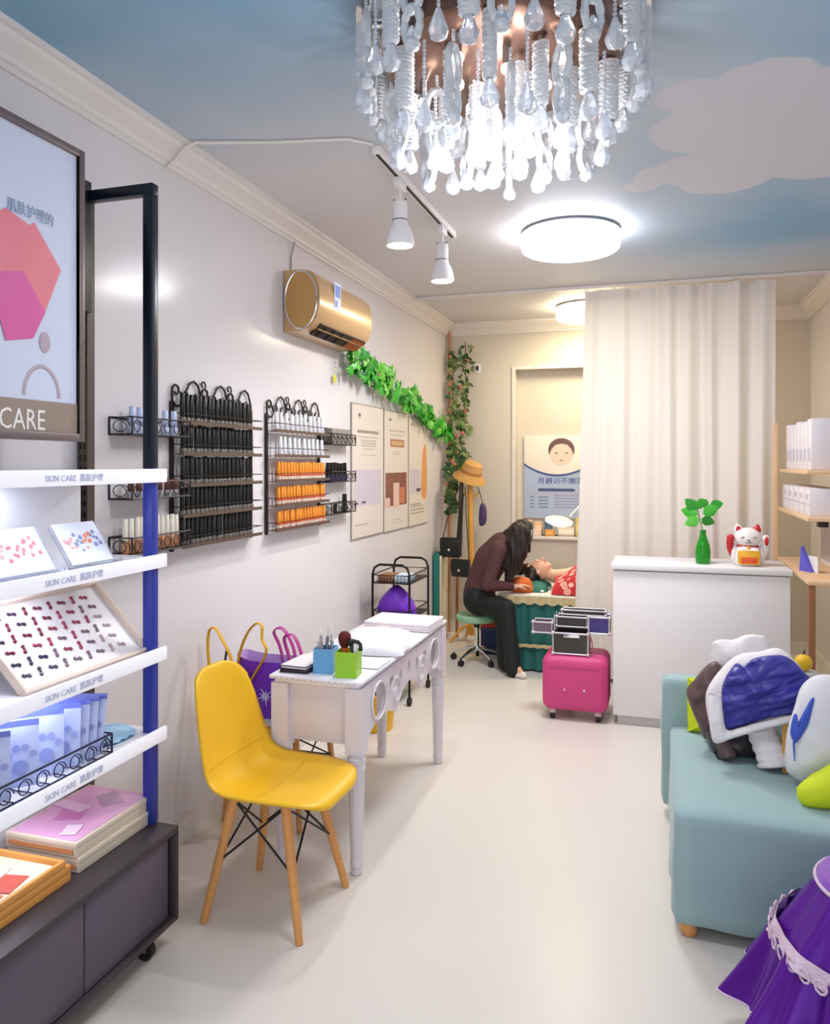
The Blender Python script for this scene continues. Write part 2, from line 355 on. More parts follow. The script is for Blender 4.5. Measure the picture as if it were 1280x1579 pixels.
for R_, cnt, z0 in ((.30, 20, 2.745), (.19, 14, 2.735), (.08, 7, 2.73)):
    for k in range(cnt):
        a = 2*pi*k/cnt+.1; x, y = R_*cos(a), R_*sin(a)
        if k % 3 == 0:
            p = ob('crystal_bar', B1, ch, (x, y, z0-.02), (0, 0, a)); ob('crystal_drop', D1, p, (0, 0, -.158))
        elif k % 3 == 1:
            p = ob('bead_string', S1, ch, (x, y, z0-.04), (0, 0, a)); ob('crystal_drop', D1, p, (0, 0, -.158))
        else:
            p = ob('crystal_link', L1, ch, (x, y, z0-.09), (0, 0, a)); ob('crystal_drop', D2, p, (0, 0, -.135)); ob('bead_string', S3, p, (0, 0, .045))
light('AREA', (0, 0, 2.47), 8, (.97, .98, 1), .55, (0, 0, 0), parent=ch, name='chandelier_light')
light('POINT', (0, 0, 2.37), 14, (.97, .98, 1), .10, parent=ch, name='chandelier_fill_light')  # unseen fill light added below the crystals to lift upper walls and ceiling
light('POINT', (0, 0, 2.60), 3, (1, .96, .93), .05, parent=ch, name='chandelier_inner_light')

# ------------------------------------------------------------------ display rack on the left
SHW = M('shelf_white', (238, 238, 244), .3); STRIP = M('lit_shelf_strip', (244, 244, 252), .35, emit=(236, 238, 255), es=.15)
INK = M('grey_ink', (186, 188, 214), .5); GREYM = M('perforated_steel', (92, 82, 74), .45, .3); BLUELED = M('post_blue_led_reflection', (40, 52, 150), .3)  # lower post blue: LED reflection put into the base colour
RX = -1.6
rk = thing('display_rack', 'tall dark metal display rack with white lit shelves along the left wall', 'rack', (RX, 2.2, 0))
def L(x, y, z): return (x-RX, y-2.2, z)
for y in (.95, 2.25):
    p = MB().b2(L(-1.925, y-.018, .4), L(-1.885, y+.018, 2.53)).build('perforated_upright', GREYM, rk)
    if y > 2: 
        sl = MB()
        for i in range(52):
            for dx in (-1.914, -1.896): sl.b2(L(dx-.004, y-.0185, .45+i*.04), L(dx+.004, y-.0179, .47+i*.04))
        o = sl.build('slots', BLACK, p); o['kind'] = 'stuff'
    else: continue
for y in (.95, 2.225):
    MB().b2(L(-1.642, y-.018, 1.585), L(-1.606, y+.018, 2.5), .002).build('upper_post', NAVY, rk)
    MB().b2(L(-1.642, y-.018, .397), L(-1.606, y+.018, 1.585), .002).build('lower_post', BLUELED, rk)
    MB().b2(L(-1.9, y-.016, 2.5), L(-1.606, y+.018, 2.536), .002).build('top_bar', NAVY, rk)
MB().b2(L(-1.915, .97, 2.12), L(-1.865, 2.23, 2.57), .003).build('header_board', M('header_board', (30, 36, 40), .4), rk)
SZ = (1.560, 1.274, .960, .690)
for z in SZ:
    sh = MB().b2(L(-1.9, .93, z-.004), L(-1.602, 2.262, z+.012), .002).build('shelf', SHW, rk)
    st = MB().b2(L(-1.602, .925, z-.023), L(-1.588, 2.268, z+.023), .004).build('edge_strip', STRIP, sh)
    text('SKIN CARE  肌肤护理', .024, INK, sh, L(-1.587, 1.715, z-.009), sx=1.02)
    light('AREA', L(-1.75, 1.75, z-.02), 1.0, (.8, .84, 1), .25, (0, 0, 0), sh, 'shelf_led')
MB().b2(L(-1.9, .97, 1.28), L(-1.885, 2.20, 1.545), .002).build('back_panel', SHW, rk)
# low cabinet
CAB = M('cabinet_charcoal', (88, 78, 92), .38, var=.02); CABD = M('cabinet_dark_edge', (58, 50, 54), .45)
cb = thing('low_cabinet', 'low charcoal cabinet on castors under the display rack', 'cabinet', (-1.72, 1.4, 0))
def C(x, y, z): return (x+1.72, y-1.4, z)
b = MB(); b.b2(C(-1.91, .6, .375), C(-1.525, 2.24, .396), .002).b2(C(-1.91, .6, .085), C(-1.525, 2.24, .103), .002).b2(C(-1.91, 2.222, .103), C(-1.525, 2.24, .375), .001).b2(C(-1.91, .6, .103), C(-1.525, .618, .375)).b2(C(-1.91, .618, .103), C(-1.895, 2.222, .375))
b.build('body', CABD, cb)
for a, e in ((.622, 1.02), (1.024, 1.417), (1.421, 1.809), (1.814, 2.203)):
    d = MB().b2(C(-1.56, a, .108), C(-1.54, e, .370), .002).build('door', CAB, cb)
CAST = M('caster_black', (30, 28, 30), .5)
for x, y in ((-1.58, 2.14), (-1.86, 2.14), (-1.58, .7), (-1.86, .7)):
    w_ = MB().cyl(C(x, y-.012, .03), C(x, y+.012, .03), .03, n=18).build('castor', CAST, cb)
    MB().b2(C(x-.012, y-.02, .06), C(x+.012, y+.02, .086)).b2(C(x-.012, y-.018, .03), C(x+.012, y-.014, .065)).b2(C(x-.012, y+.014, .03), C(x+.012, y+.018, .065)).build('bracket', CHROME, w_)

# framed sign hanging on the rack
PO = thing('framed_sign', 'tall framed skin care sign with pink box print hanging on the display rack', 'sign', (-1.68, 1.55, 1.667))
def P(x, y, z): return (x+1.68, y-1.55, z-1.667)
SIGNF = M('sign_frame_taupe', (112, 98, 100), .35, .2)
f = MB(); ya, yb, za, zb = 1.12, 1.95, 1.667, 2.543
f.b2(P(-1.70, ya, za), P(-1.655, ya+.022, zb), .002).b2(P(-1.70, yb-.022, za), P(-1.655, yb, zb), .002).b2(P(-1.70, ya+.022, za), P(-1.655, yb-.022, za+.022), .002).b2(P(-1.70, ya+.022, zb-.022), P(-1.655, yb-.022, zb), .002)
f.build('frame', SIGNF, PO)
sh = MB().b2(P(-1.695, ya+.02, za+.02), P(-1.668, yb-.02, zb-.02)).build('print_sheet', M('print_pale_blue', (206, 212, 232), .25, var=.06, scale=3), PO)
MB().b2(P(-1.669, ya+.021, za+.021), P(-1.665, yb-.021, 1.778)).build('print_band', M('print_brown_band', (150, 134, 122), .35, var=.05), sh)
PK = M('print_pink', (226, 128, 142), .3, var=.16, scale=4); PK2 = M('print_deep_pink', (214, 96, 160), .3, var=.1, scale=4); PKG = M('print_grey_pink', (176, 160, 172), .35)
def yz(pl, x, t=.0012): return MB().plate([P(x, y, z) for y, z in pl], (1, 0, 0), t)
yz([(1.60, 2.24), (1.66, 2.285), (1.745, 2.262), (1.76, 2.275), (1.862, 2.165), (1.80, 2.03), (1.70, 1.975), (1.56, 2.06)], -1.667).build('print_box', PK, sh)
yz([(1.60, 2.10), (1.72, 2.13), (1.80, 2.03), (1.755, 1.95), (1.66, 1.93)], -1.6655, .001).build('print_box_side', PK2, sh)
MB().tube([P(-1.667, 1.79+.066*cos(a), 1.79+.085*sin(a)) for a in [k*pi/24 for k in range(25)]], .006, 6, flat=.3).build('print_ring', PKG, sh)
yz([(1.80+.02*cos(a), 1.945+.03*sin(a)) for a in [k*pi/6 for k in range(12)]], -1.6665).build('print_drop', PKG, sh)
text('SKIN CARE', .082, M('white_ink', (236, 232, 230), .4), sh, P(-1.664, 1.80, 1.695), align='RIGHT', sx=.82)
text('肌肤护理的', .04, M('blue_grey_ink', (146, 160, 190), .4), sh, P(-1.6665, 1.835, 2.285), align='RIGHT', sx=.85)

# cards on easels (second shelf)
ACR = M('clear_acrylic', (226, 230, 240), .1, trans=.85, ior=1.3); CARD = M('card_pale', (226, 232, 250), .4)
DOTS = [M('dot_rose', (226, 130, 138), .4), M('dot_blush', (236, 178, 180), .4), M('dot_blue', (136, 150, 200), .4), M('dot_coral', (236, 150, 120), .4), M('dot_plum', (120, 88, 130), .4)]
CIRC = None
def card(lab, y0, y1, pal, seed):
    t = thing('display_card', lab, 'display card', (-1.66, (y0+y1)/2, 1.2865), 0, 'cards on acrylic easels'); h = (y1-y0)/2; tl = Matrix.Rotation(radians(-34), 3, 'Y')
    def Q(u, v, n=0): q = tl @ Vector((n, u, v)); return (q.x+.0, q.y, q.z+.003)
    MB().plate([Q(-h-.012, 0), Q(h+.012, 0), Q(h+.012, .145), Q(-h-.012, .145)], tl @ Vector((-1, 0, 0)), .003).b2((-.01, -h-.012, 0), (.022, h+.012, .003)).b2((.018, -h-.012, 0), (.022, h+.012, .012)).build('easel', ACR, t)
    c = MB().plate([Q(-h, .006, .002), Q(h, .006, .002), Q(h, .15, .002), Q(-h, .15, .002)], tl @ Vector((1, 0, 0)), .002).build('card', CARD, t)
    rnd = random.Random(seed); ms = [MB() for _ in pal]
    for i in range(26):
        u = -h*.8+1.6*h*i/25; v = .075+.018*sin(i*1.7)+rnd.uniform(-.012, .014)+.012*i/25; r = rnd.uniform(.005, .009); k = min(len(pal)-1, int(i/26*len(pal)))
        ms[k].plate([Q(u+r*cos(a), v+r*sin(a), .0042) for a in [q*pi/3 for q in range(6)]], tl @ Vector((1, 0, 0)), .001)
    for mb, p in zip(ms, pal): mb.build('print_flowers', p, c)
card('pale card of pink flower dots on the second shelf, nearer the sign', 1.60, 1.835, [DOTS[1], DOTS[0], DOTS[0]], 1)
card('pale card of mixed pink and blue flower dots beside the rack post', 1.905, 2.085, [DOTS[1], DOTS[2], DOTS[3], DOTS[2]], 2)

# nail sample tray (third shelf)
TRW = M('tray_white', (232, 228, 230), .3); TRC = M('tray_cream_edge', (226, 206, 190), .4)
tr = thing('nail_sample_tray', 'large white sample tray with rows of nail charms leaning on the third shelf', 'tray', (-1.635, 1.97, .9735))
tl = Matrix.Rotation(radians(-45), 3, 'Y')
def Q(u, v, n=0): q = tl @ Vector((n, u, v)); return Vector((q.x, q.y, q.z+.014))
def tbox(m, a, b, mi=0, bev=0):
    c = [(p+q)/2 for p, q in zip(a, b)]; d = [abs(q-p) for p, q in zip(a, b)]; q = Q(c[1], c[2], c[0]); return m.box(q, d, tl, bev, mi)
y0, y1, v1 = -.27, .245, .285
m = MB(); tbox(m, (-.022, y0, 0), (-.014, y1, v1)); m.build('tray_base', TRW, tr)
m = MB()
for a, b in (((-.022, y0-.012, 0), (.004, y0, v1)), ((-.022, y1, 0), (.004, y1+.012, v1)), ((-.022, y0-.012, -.012), (.004, y1+.012, 0)), ((-.022, y0-.012, v1), (.004, y1+.012, v1+.012))): tbox(m, a, b, 0, .002)
m.build('tray_rim', TRC, tr)
CHM = [M('charm_%d' % i, c, .25) for i, c in enumerate(((62, 40, 62), (110, 40, 62), (150, 60, 84), (120, 96, 110), (176, 150, 160), (206, 190, 196), (52, 52, 76)))]
CMESH = []
for mt in CHM:
    q = MB().box((0, -.0085, .004), (.006, .011, .012), Euler((.5, 0, 0)), .002, seg=1).box((0, .0085, -.004), (.006, .011, .012), Euler((.5, 0, 0)), .002, seg=1).box((.001, 0, 0), (.006, .009, .008), None, .002, seg=1); CMESH.append(q.mesh('nail_charm', mt, smooth=False))
rnd = random.Random(3)
for r in range(6):
    for c in range(9):
        y = y0+.035+c*.050+(.008 if r % 2 else 0); v = v1-.035-r*.041; fade = c/9*.6+r/5*.35
        k = min(5, max(0, int(fade*5.6+rnd.uniform(-.8, .6)))) if not (r > 3 and c < 3) else 6
        o = ob('nail_charm', CMESH[k], tr, Q(y, v, -.012)); o.rotation_euler = (tl @ Matrix.Rotation(pi/2*(c % 2)+.2, 3, 'X')).to_euler()

# packets in a wire basket (fourth shelf)
def scroll_basket(par, x0, x1, y0, y1, z0, z1, mat, r=.0035, names=('frame', 'scrollwork')):
    m = MB()
    for z in (z0+r, z1):
        m.tube([(x0, y0, z), (x1, y0, z), (x1, y1, z), (x0, y1, z)], r, 6, True)
    for x, y in ((x0, y0), (x1, y0), (x1, y1), (x0, y1)): m.cyl((x, y, z0), (x, y, z1), r, n=6)
    n = max(2, int((y1-y0)/.06))
    for i in range(1, n): m.cyl((x0, y0+(y1-y0)*i/n, z0+r), (x1, y0+(y1-y0)*i/n, z0+r), r*.6, n=5)
    m.build(names[0], mat, par)
    s = MB(); h = z1-z0-2*r; zc = (z0+z1)/2
    for yy in [y0+(y1-y0)*(i+.5)/n for i in range(n)]:
        d = (y1-y0)/n*.42
        s.tube([(x1, yy+d*cos(a)*(1-.5*k/14), zc+h*.42*sin(a)*(1-.3*k/14)) for k, a in enumerate([q*.55 for q in range(15)])], r*.55, 5)
    for s_ in (y0, y1):
        kx = max(1, int((x1-x0)/.06))
        for xx in [x0+(x1-x0)*(i+.5)/kx for i in range(kx)]:
            d = (x1-x0)/kx*.42
            s.tube([(xx+d*cos(a)*(1-.5*k/14), s_, zc+h*.42*sin(a)*(1-.3*k/14)) for k, a in enumerate([q*.55 for q in range(15)])], r*.55, 5)
    s.build(names[1], mat, par)
BASKN = M('basket_dark_blue', (40, 40, 72), .35, .4)
bk = thing('wire_basket', 'dark wire scroll basket holding blue packets on the fourth shelf', 'basket', (-1.69, 1.755, .703))
scroll_basket(bk, -.09, .075, -.24, .265, 0, .062, BASKN)
PKT = M('packet_blue', (196, 206, 244), .3, var=.05); PKS = M('packet_seal', (112, 126, 214), .3); PAW = M('paw_print', (150, 162, 214), .4)
def packet(i, y, lean, lab, turn):
    t = thing('mask_packet', lab, 'packet', (-1.70, y, .7075), turn, 'blue packets in the wire basket')
    R = Matrix.Rotation(lean, 3, 'X')
    W, H = .078, .172
    m = MB(); sq = lambda q: min(1, 4*q*(1-q))**.5
    for sg in (-1, 1): m.grid(lambda u, v: R @ Vector((-W+2*W*u, sg*(.0006+.0062*sq(u)*min(1, sq(v)*1.2)), H*v)), 8, 10)
    m.build('pouch', PKT, t)
    m = MB().plate([R @ Vector(p) for p in ((-W, -.003, H-.006), (W, -.003, H-.006), (W, -.003, H+.01), (-W, -.003, H+.01))], R @ Vector((0, 1, 0)), .004); m.build('seal', PKS, t)
    m = MB()
    for u, v, r in ((.032, .055, .020), (.002, .09, .0095), (.021, .108, .0095), (.044, .108, .0095), (.063, .089, .0095)): m.plate([R @ Vector((u+r*cos(a), -.0088, v+r*sin(a))) for a in [q*pi/6 for q in range(12)]], R @ Vector((0, -1, 0)), .0008)
    m.build('paw_print', PAW, t)
PL = (('nearest blue packet in the wire basket, mostly behind the next one', 1.60, 42), ('blue packet with a clear paw print near the front of the wire basket', 1.70, 44), ('second blue packet showing a paw print in the wire basket', 1.795, 42), ('first of the tight bunch of blue packets in the wire basket', 1.86, 30), ('second of the tight bunch of blue packets in the wire basket', 1.895, 27), ('third of the tight bunch of blue packets in the wire basket', 1.93, 24), ('farthest blue packet in the wire basket, next to the upright', 1.962, 20))
for i, (lb, y, tn) in enumerate(PL): packet(i, y, radians(-3-2.2*i), lb, radians(tn))
MK = M('mask_light_blue', (176, 216, 242), .5, var=.04)
mk = thing('face_mask', 'folded light blue face mask lying on the fourth shelf behind the post', 'face mask', (-1.72, 2.12, .703))
MB().grid(lambda u, v: (.075*(2*u-1), .08*(2*v-1)*(1-.25*(2*u-1)**2), .010+.012*(1-(2*u-1)**2)+.003*sin(v*20)), 16, 16).grid(lambda u, v: (.075*(2*u-1), .08*(2*v-1)*(1-.25*(2*u-1)**2), .001), 8, 8).build('mask_cloth', MK, mk)
MB().tube([(.07*cos(a)+.02, .1*sin(a), .004) for a in [k*pi/10 for k in range(20)]], .0016, 5, True).build('ear_loop', WHITE, mk)

# boxes on the cabinet
CREAM = M('box_cream', (214, 200, 180), .45, var=.03); PINKT = M('box_pink_print', (222, 168, 204), .25, var=.16, scale=9); ORB = M('box_orange_inside', (196, 130, 84), .5)
def flatbox(lab, y0, y1, x0, x1, z0, z1, top=True):
    t = thing('sample_box', lab, 'box', ((x0+x1)/2, (y0+y1)/2, z0), 0, 'cream boxes on the cabinet'); a, b, h = (x1-x0)/2, (y1-y0)/2, z1-z0
    MB().b2((-a, -b, 0), (a, b, h-.004), .002).build('box_body', CREAM, t)
    MB().b2((-a-.002, -b-.002, h-.016), (a+.002, b+.002, h), .0015).build('box_lid', CREAM, t)
    if top:
        p = MB().b2((-a+.008, -b+.008, h), (a-.008, b-.008, h+.0015)).build('printed_top', PINKT, t)
        for i, (u, v, du, dv, m_) in enumerate(((-.02, -.03, .05, .055, PK2), (.02, .10, .04, .06, PKG), (-.06, .02, .03, .08, PK), (.06, -.12, .04, .03, WHITE))):
            MB().box((u, v, h+.0018+.0008*i), (du*1.6, dv*1.6, .0012), Euler((0, 0, .4+i*.5))).build('print_patch', M('print_tone_%d' % i, ((206, 130, 184), (188, 150, 180), (228, 188, 214), (240, 214, 234))[i], .3, var=.1), p)
    MB().b2((-a+.01, -b-.0035, .012), (a-.01, -b-.0022, h-.02)).build('end_label', ORB, t)
flatbox('cream box with pink printed lid, upper one of the pair on the cabinet', 1.88, 2.24, -1.885, -1.628, .442, .487)
flatbox('plain cream box lying under the pink lidded box', 1.886, 2.246, -1.88, -1.622, .397, .4415, False)
WD = wood('tray_orange_wood', (222, 160, 84), (204, 136, 62), .4, (2, 30, 2))
for i, lab in enumerate(('lowest orange wood tray in the stack on the cabinet', 'second orange wood tray from the bottom of the stack on the cabinet', 'topmost orange wood tray with pictures inside')):
    z0 = .397+i*.0225; dy = .0 if i < 2 else -.02
    t = thing('wooden_tray', lab, 'tray', (-1.75, 1.62+dy, z0), 0, 'stacked wooden trays')
    MB().b2((-.125, -.23, 0), (.128, .23, .006)).build('tray_floor', M('tray_floor_cream', (226, 206, 180), .5), t)
    for a, b_ in (((-.128, -.23, 0), (-.116, .23, .022)), ((.118, -.23, 0), (.130, .23, .022)), ((-.116, -.23, 0), (.118, -.218, .022)), ((-.116, .218, 0), (.118, .23, .022))): MB().b2(a, b_, .0015).build('tray_side', WD, t)
    if i == 2:
        for u, v, c in ((.05, .1, (190, 84, 70)), (.06, .0, (206, 110, 90)), (-.03, .12, (206, 196, 180)), (-.04, -.02, (168, 150, 130)), (.05, -.12, (150, 60, 60))):
            MB().box((u, v, .0075), (.07, .09, .003), Euler((0, 0, .2))).build('picture', M('picture_tone', c, .35, var=.2, scale=20), t)

# ------------------------------------------------------------------ nail polish racks on the left wall
RKM = M('rack_dark_metal', (44, 36, 36), .4, .35); RKR = M('rack_rail', (98, 80, 70), .4, .3)
CAPB = M('cap_black', (22, 24, 22), .3); GLB = M('bottle_black', (34, 44, 38), .12, coat=.5); GLG = M('bottle_base_taupe', (120, 112, 104), .2, var=.25, scale=60); CAPW = M('cap_white', (240, 240, 244), .3); GLW = M('bottle_white', (226, 224, 230), .15)
CAPO = M('cap_orange', (238, 150, 50), .3); GLO = M('bottle_orange_red', (206, 84, 40), .2); LBLW = M('bottle_label', (232, 214, 196), .4)
def bottle(name, lab, cm_, gm, h, r, grp, label_band=False, gf=.38):
    m = MB().lathe([(r*.92, 0), (r, .003), (r, h*gf*.8), (r*.8, h*gf*.95), (r*.42, h*gf), (r*.42, h*gf+.004)], n=10); g = ob(name, m.mesh('bottle_glass', gm)); tag(g, lab, 'nail polish', grp)
    MB().lathe([(r*.70, h*gf), (r*.78, h*gf+.003), (r*.66, h*.985), (r*.58, h), (0, h)], n=10).build('cap', cm_, g)
    if label_band: MB().lathe([(r*1.02, h*.08), (r*1.02, h*.24)], n=10).build('label_band', LBLW, g)
    return g
SHZ = (1.771, 1.642, 1.510, 1.383, 1.257)
def wall_rack(lab, y0, y1, over):
    t = thing('polish_rack', lab, 'wall rack', (XL, (y0+y1)/2, 1.24)); yc = (y0+y1)/2
    def q(x, y, z): return (x-XL, y-yc, z-1.24)
    for y in (y0, y1): MB().b2(q(XL+.004, y-.009, 1.235), q(XL+.016, y+.009, 1.86), .002).build('upright', RKM, t)
    for z in SHZ:
        s = MB().b2(q(XL+.012, y0-.005, z-.004), q(XL+.068, y1+over, z)); s.b2(q(XL+.065, y0-.005, z-.008), q(XL+.069, y1+over, z+.007)).build('shelf', RKR, t)
        MB().tube([q(XL+.014, y0, z+.038), q(XL+.067, y0, z+.038), q(XL+.067, y1+over, z+.038), q(XL+.014, y1+over, z+.038)], .0022, 5).build('rail', RKM, t)
    # scrolled top
    n = 3; W = (y1-y0)/n; d = []
    for i in range(n):
        a = y0+W*i; b = a+W; m = MB()
        pts = [(a+W*.0, 1.86)]+[(p[0], p[1]) for p in spiral((a+W*.12, 1.905), W*.13, W*.05, pi*1.05, -pi*.9, 16)]
        m.tube([q(XL+.012, y, z) for y, z in pts], .0052, 6)
        pts = [(a, 1.862), (a+W*.10, 1.842), (a+W*.24, 1.842), (a+W*.36, 1.868), (a+W*.46, 1.91), (a+W*.58, 1.945), (a+W*.72, 1.955), (a+W*.86, 1.94), (a+W*.95, 1.90), (b, 1.862)]
        m.tube([q(XL+.012, y, z) for y, z in pts], .0052, 6)
        pts = spiral((b-W*.2, 1.885), W*.17, W*.06, pi*.15, -pi*1.5, 14)
        m.tube([q(XL+.012, y, z) for y, z in pts], .0046, 6)
        pts = spiral((a+W*.42, 1.893), W*.15, W*.05, pi*.9, pi*2.6, 14); m.tube([q(XL+.012, y, z) for y, z in pts], .0046, 6); m.build('scroll', RKM, t)
        if i: MB().tube([q(XL+.012, y, z) for y, z in spiral((a+W*.05, 1.945), W*.10, W*.04, -pi*.4, pi*1.4, 12)], .004, 6).build('scroll_curl', RKM, t)
    return t
wall_rack('scroll topped dark wall rack filled with rows of black polish bottles', 2.772, 3.425, .01)
wall_rack('scroll topped dark wall rack with white and orange bottles', 3.588, 4.235, .025)
ORD = ('top', 'second', 'third', 'fourth', 'bottom')
rnd = random.Random(11)
ON = ('first', 'second', 'third', 'fourth', 'fifth', 'sixth', 'seventh', 'eighth', 'ninth', 'tenth', 'eleventh', 'twelfth', 'thirteenth', 'fourteenth', 'fifteenth', 'sixteenth', 'seventeenth', 'eighteenth')
def row(proto, xs, ys, z, lab, grp, first):
    for i, y in enumerate(ys):
        o = proto if (i == 0 and first) else copy_tree(proto)
        n = len(ys); od = (ON[i]+' from the near end') if i < n-1 else 'last at the far end'
        o['label'] = lab+', '+od; o['group'] = grp; o.location = (xs+rnd.uniform(-.004, .004), y, z+.0005); o.rotation_euler = (0, 0, rnd.uniform(0, 6)); s = rnd.uniform(.96, 1.03); o.scale = (1, 1, s)
pb = bottle('nail_polish_bottle', 'x', CAPB, GLG, .120, .0135, 'x', gf=.2)
for k, z in enumerate(SHZ): row(pb, XL+.042, [2.80+i*.0332 for i in range(18)], z, 'black polish bottle on the %s shelf of the left rack' % ORD[k], 'black bottles on the %s shelf of the left rack' % ORD[k], k == 0)
pw_ = bottle('nail_polish_bottle', 'x', CAPW, GLW, .098, .0145, 'x')
for k in (0, 1): row(pw_, XL+.042, [3.63+i*.058 for i in range(11)] if k == 0 else [3.67+i*.058 for i in range(10)], SHZ[k], 'white polish bottle on the %s shelf of the far rack' % ORD[k], 'white bottles on the %s shelf of the far rack' % ORD[k], k == 0)
po_ = bottle('nail_polish_bottle', 'x', CAPO, GLO, .098, .0145, 'x', True)
for k in (2, 3, 4): row(po_, XL+.042, [3.655+i*.0355 for i in range(17)], SHZ[k], 'orange polish bottle on the %s shelf of the far rack' % ORD[k], 'orange bottles on the %s shelf of the far rack' % ORD[k], k == 2)
# side baskets
BASKB = M('basket_black', (40, 34, 36), .4, .3)
def wall_basket(lab, y0, y1, z0, z1=None, dp=.10):
    t = thing('wall_basket', lab, 'wire basket', (XL+.004, y0, z0), 0, 'small scroll baskets on the wall'); scroll_basket(t, 0, dp, 0, y1-y0, 0, (z1 or z0+.066)-z0, BASKB, .0036)
    MB().b2((.002, .002, 0), (dp-.002, y1-y0-.002, .003)).build('basket_floor', BASKB, t); return t
for i, z in enumerate((1.705, 1.466, 1.262)):
    wall_basket(('top', 'middle', 'lowest')[i]+' small black scroll basket left of the black bottle rack', 2.395, 2.762, z)
    wall_basket(('top', 'middle', 'lowest')[i]+' small black scroll basket between the far rack and the posters', 4.275, 4.665, z+(.01, .02, .03)[i], None, .068)
CAPP = M('cap_pale_blue', (196, 208, 240), .3); GLP = M('bottle_pale_blue', (206, 214, 240), .2); CAPC = M('cap_cream', (240, 234, 222), .3); GLC = M('bottle_amber', (206, 150, 110), .2)
pp = bottle('nail_polish_bottle', 'x', CAPP, GLP, .105, .017, 'x')
row(pp, XL+.055, [2.455, 2.50, 2.545, 2.59, 2.66, 2.715], 1.7085, 'pale blue polish bottle in the top left basket', 'pale blue bottles in the top left basket', True)
pr = bottle('nail_polish_bottle', 'x', M('cap_brown', (120, 70, 50), .3), M('bottle_clear', (220, 214, 216), .15, trans=.3), .072, .017, 'x')
row(pr, XL+.055, [2.45, 2.50, 2.57, 2.63, 2.68, 2.73], 1.4695, 'brown capped bottle in the middle left basket', 'brown capped bottles in the middle left basket', True)
pc = bottle('nail_polish_bottle', 'x', CAPC, GLC, .13, .014, 'x')
row(pc, XL+.055, [2.42+i*.0318 for i in range(11)], 1.2655, 'cream capped bottle in the lowest left basket', 'cream capped bottles in the lowest left basket', True)
GBX = M('box_grey', (140, 132, 126), .5)
for i in range(4): tag(MB().b2((0, 0, 0), (.06, .068, .095), .003).b2((.058, .006, .02), (.0612, .062, .06)).build('small_carton', GBX), 'grey carton in the top basket beside the posters, '+ON[i]+' from the rack', 'carton', 'grey cartons in the top right basket').location = (XL+.009, 4.30+i*.071, 1.7185)
pk_ = bottle('nail_polish_bottle', 'x', CAPB, M('bottle_dark_blue', (60, 56, 90), .15), .115, .02, 'x')
row(pk_, XL+.038, [4.31+i*.05 for i in range(6)], 1.4895, 'dark bottle in the middle basket beside the posters', 'dark bottles in the middle right basket', True)
jar = MB().lathe([(.02, 0), (.022, .003), (.022, .035), (.02, .038), (0, .038)], n=14)
for i, (y, c) in enumerate(((4.32, (236, 232, 226)), (4.385, (28, 26, 28)))):
    t = tag(MB().lathe([(.021, 0), (.023, .003), (.023, .045)], n=14).build('cream_jar', M('jar_tone', c, .3)), ('white', 'black')[i]+' round jar in the lowest basket beside the posters', 'jar'); t.location = (XL+.038, y, 1.2955)
    MB().lathe([(.0235, .045), (.0235, .06), (.021, .062), (0, .062)], n=14).build('jar_lid', CAPB if i else CAPW, t)
b_ = bottle('serum_bottle', 'black pump bottle with pointed cap in the lowest basket beside the posters', CAPB, GLB, .115, .022, None); b_['category'] = 'bottle'; b_.location = (XL+.038, 4.56, 1.2955)

# ------------------------------------------------------------------ price posters
PAPER = M('poster_paper', (226, 216, 206), .3, var=.03, scale=3); PEDGE = M('poster_edge', (160, 150, 140), .4); TXT = M('poster_text_grey', (150, 138, 128), .5); TXTL = M('poster_text_light', (190, 178, 166), .5)
def poster(lab, y0, y1, z0, z1, build):
    t = thing('wall_poster', lab, 'poster', (XL, y0, z0), 0, 'tall posters on the left wall'); W, H = y1-y0, z1-z0
    MB().b2((.001, 0, 0), (.010, W, H)).build('board', PEDGE, t); s = MB().b2((.010, .008, .008), (.0115, W-.008, H-.008)).build('sheet', PAPER, t)
    def bar(m, a, b, c, d, x=.0115): m.b2((x, W*a, H*c), (x+.0008, W*b, H*d))
    build(s, bar, W, H); return t
def lines(s, bar, rows, mat):
    m = MB(); rr = random.Random(len(rows))
    for a, b, zc, h in rows:
        u = a
        while u < b-.01: wd = min(b-u, rr.uniform(.03, .07)); bar(m, u, u+wd*.8, zc-h/2, zc+h/2); u += wd
    o = m.build('print_lines', mat, s, False); o['kind'] = 'stuff'; return o
LILAC = M('print_lilac', (206, 196, 210), .4, var=.04, scale=5)
def b1(s, bar, W, H):
    lines(s, bar, [(.16, .85, .795, .022)], TXT); lines(s, bar, [(.2, .8, .755, .01), (.28, .75, .73, .012), (.28, .75, .71, .012), (.28, .75, .69, .012), (.34, .7, .665, .008), (.25, .75, .62, .006)], TXTL)
    m = MB(); bar(m, .18, .26, .905, .925); bar(m, .22, .24, .89, .935); m.build('print_logo', TXT, s, False)
    m = MB(); bar(m, .06, .92, .24, .51); m.build('print_photo', LILAC, s, False); lines(s, bar, [(.1, .2, .26, .012), (.3, .42, .265, .014), (.1, .5, .1, .006)], TXT)
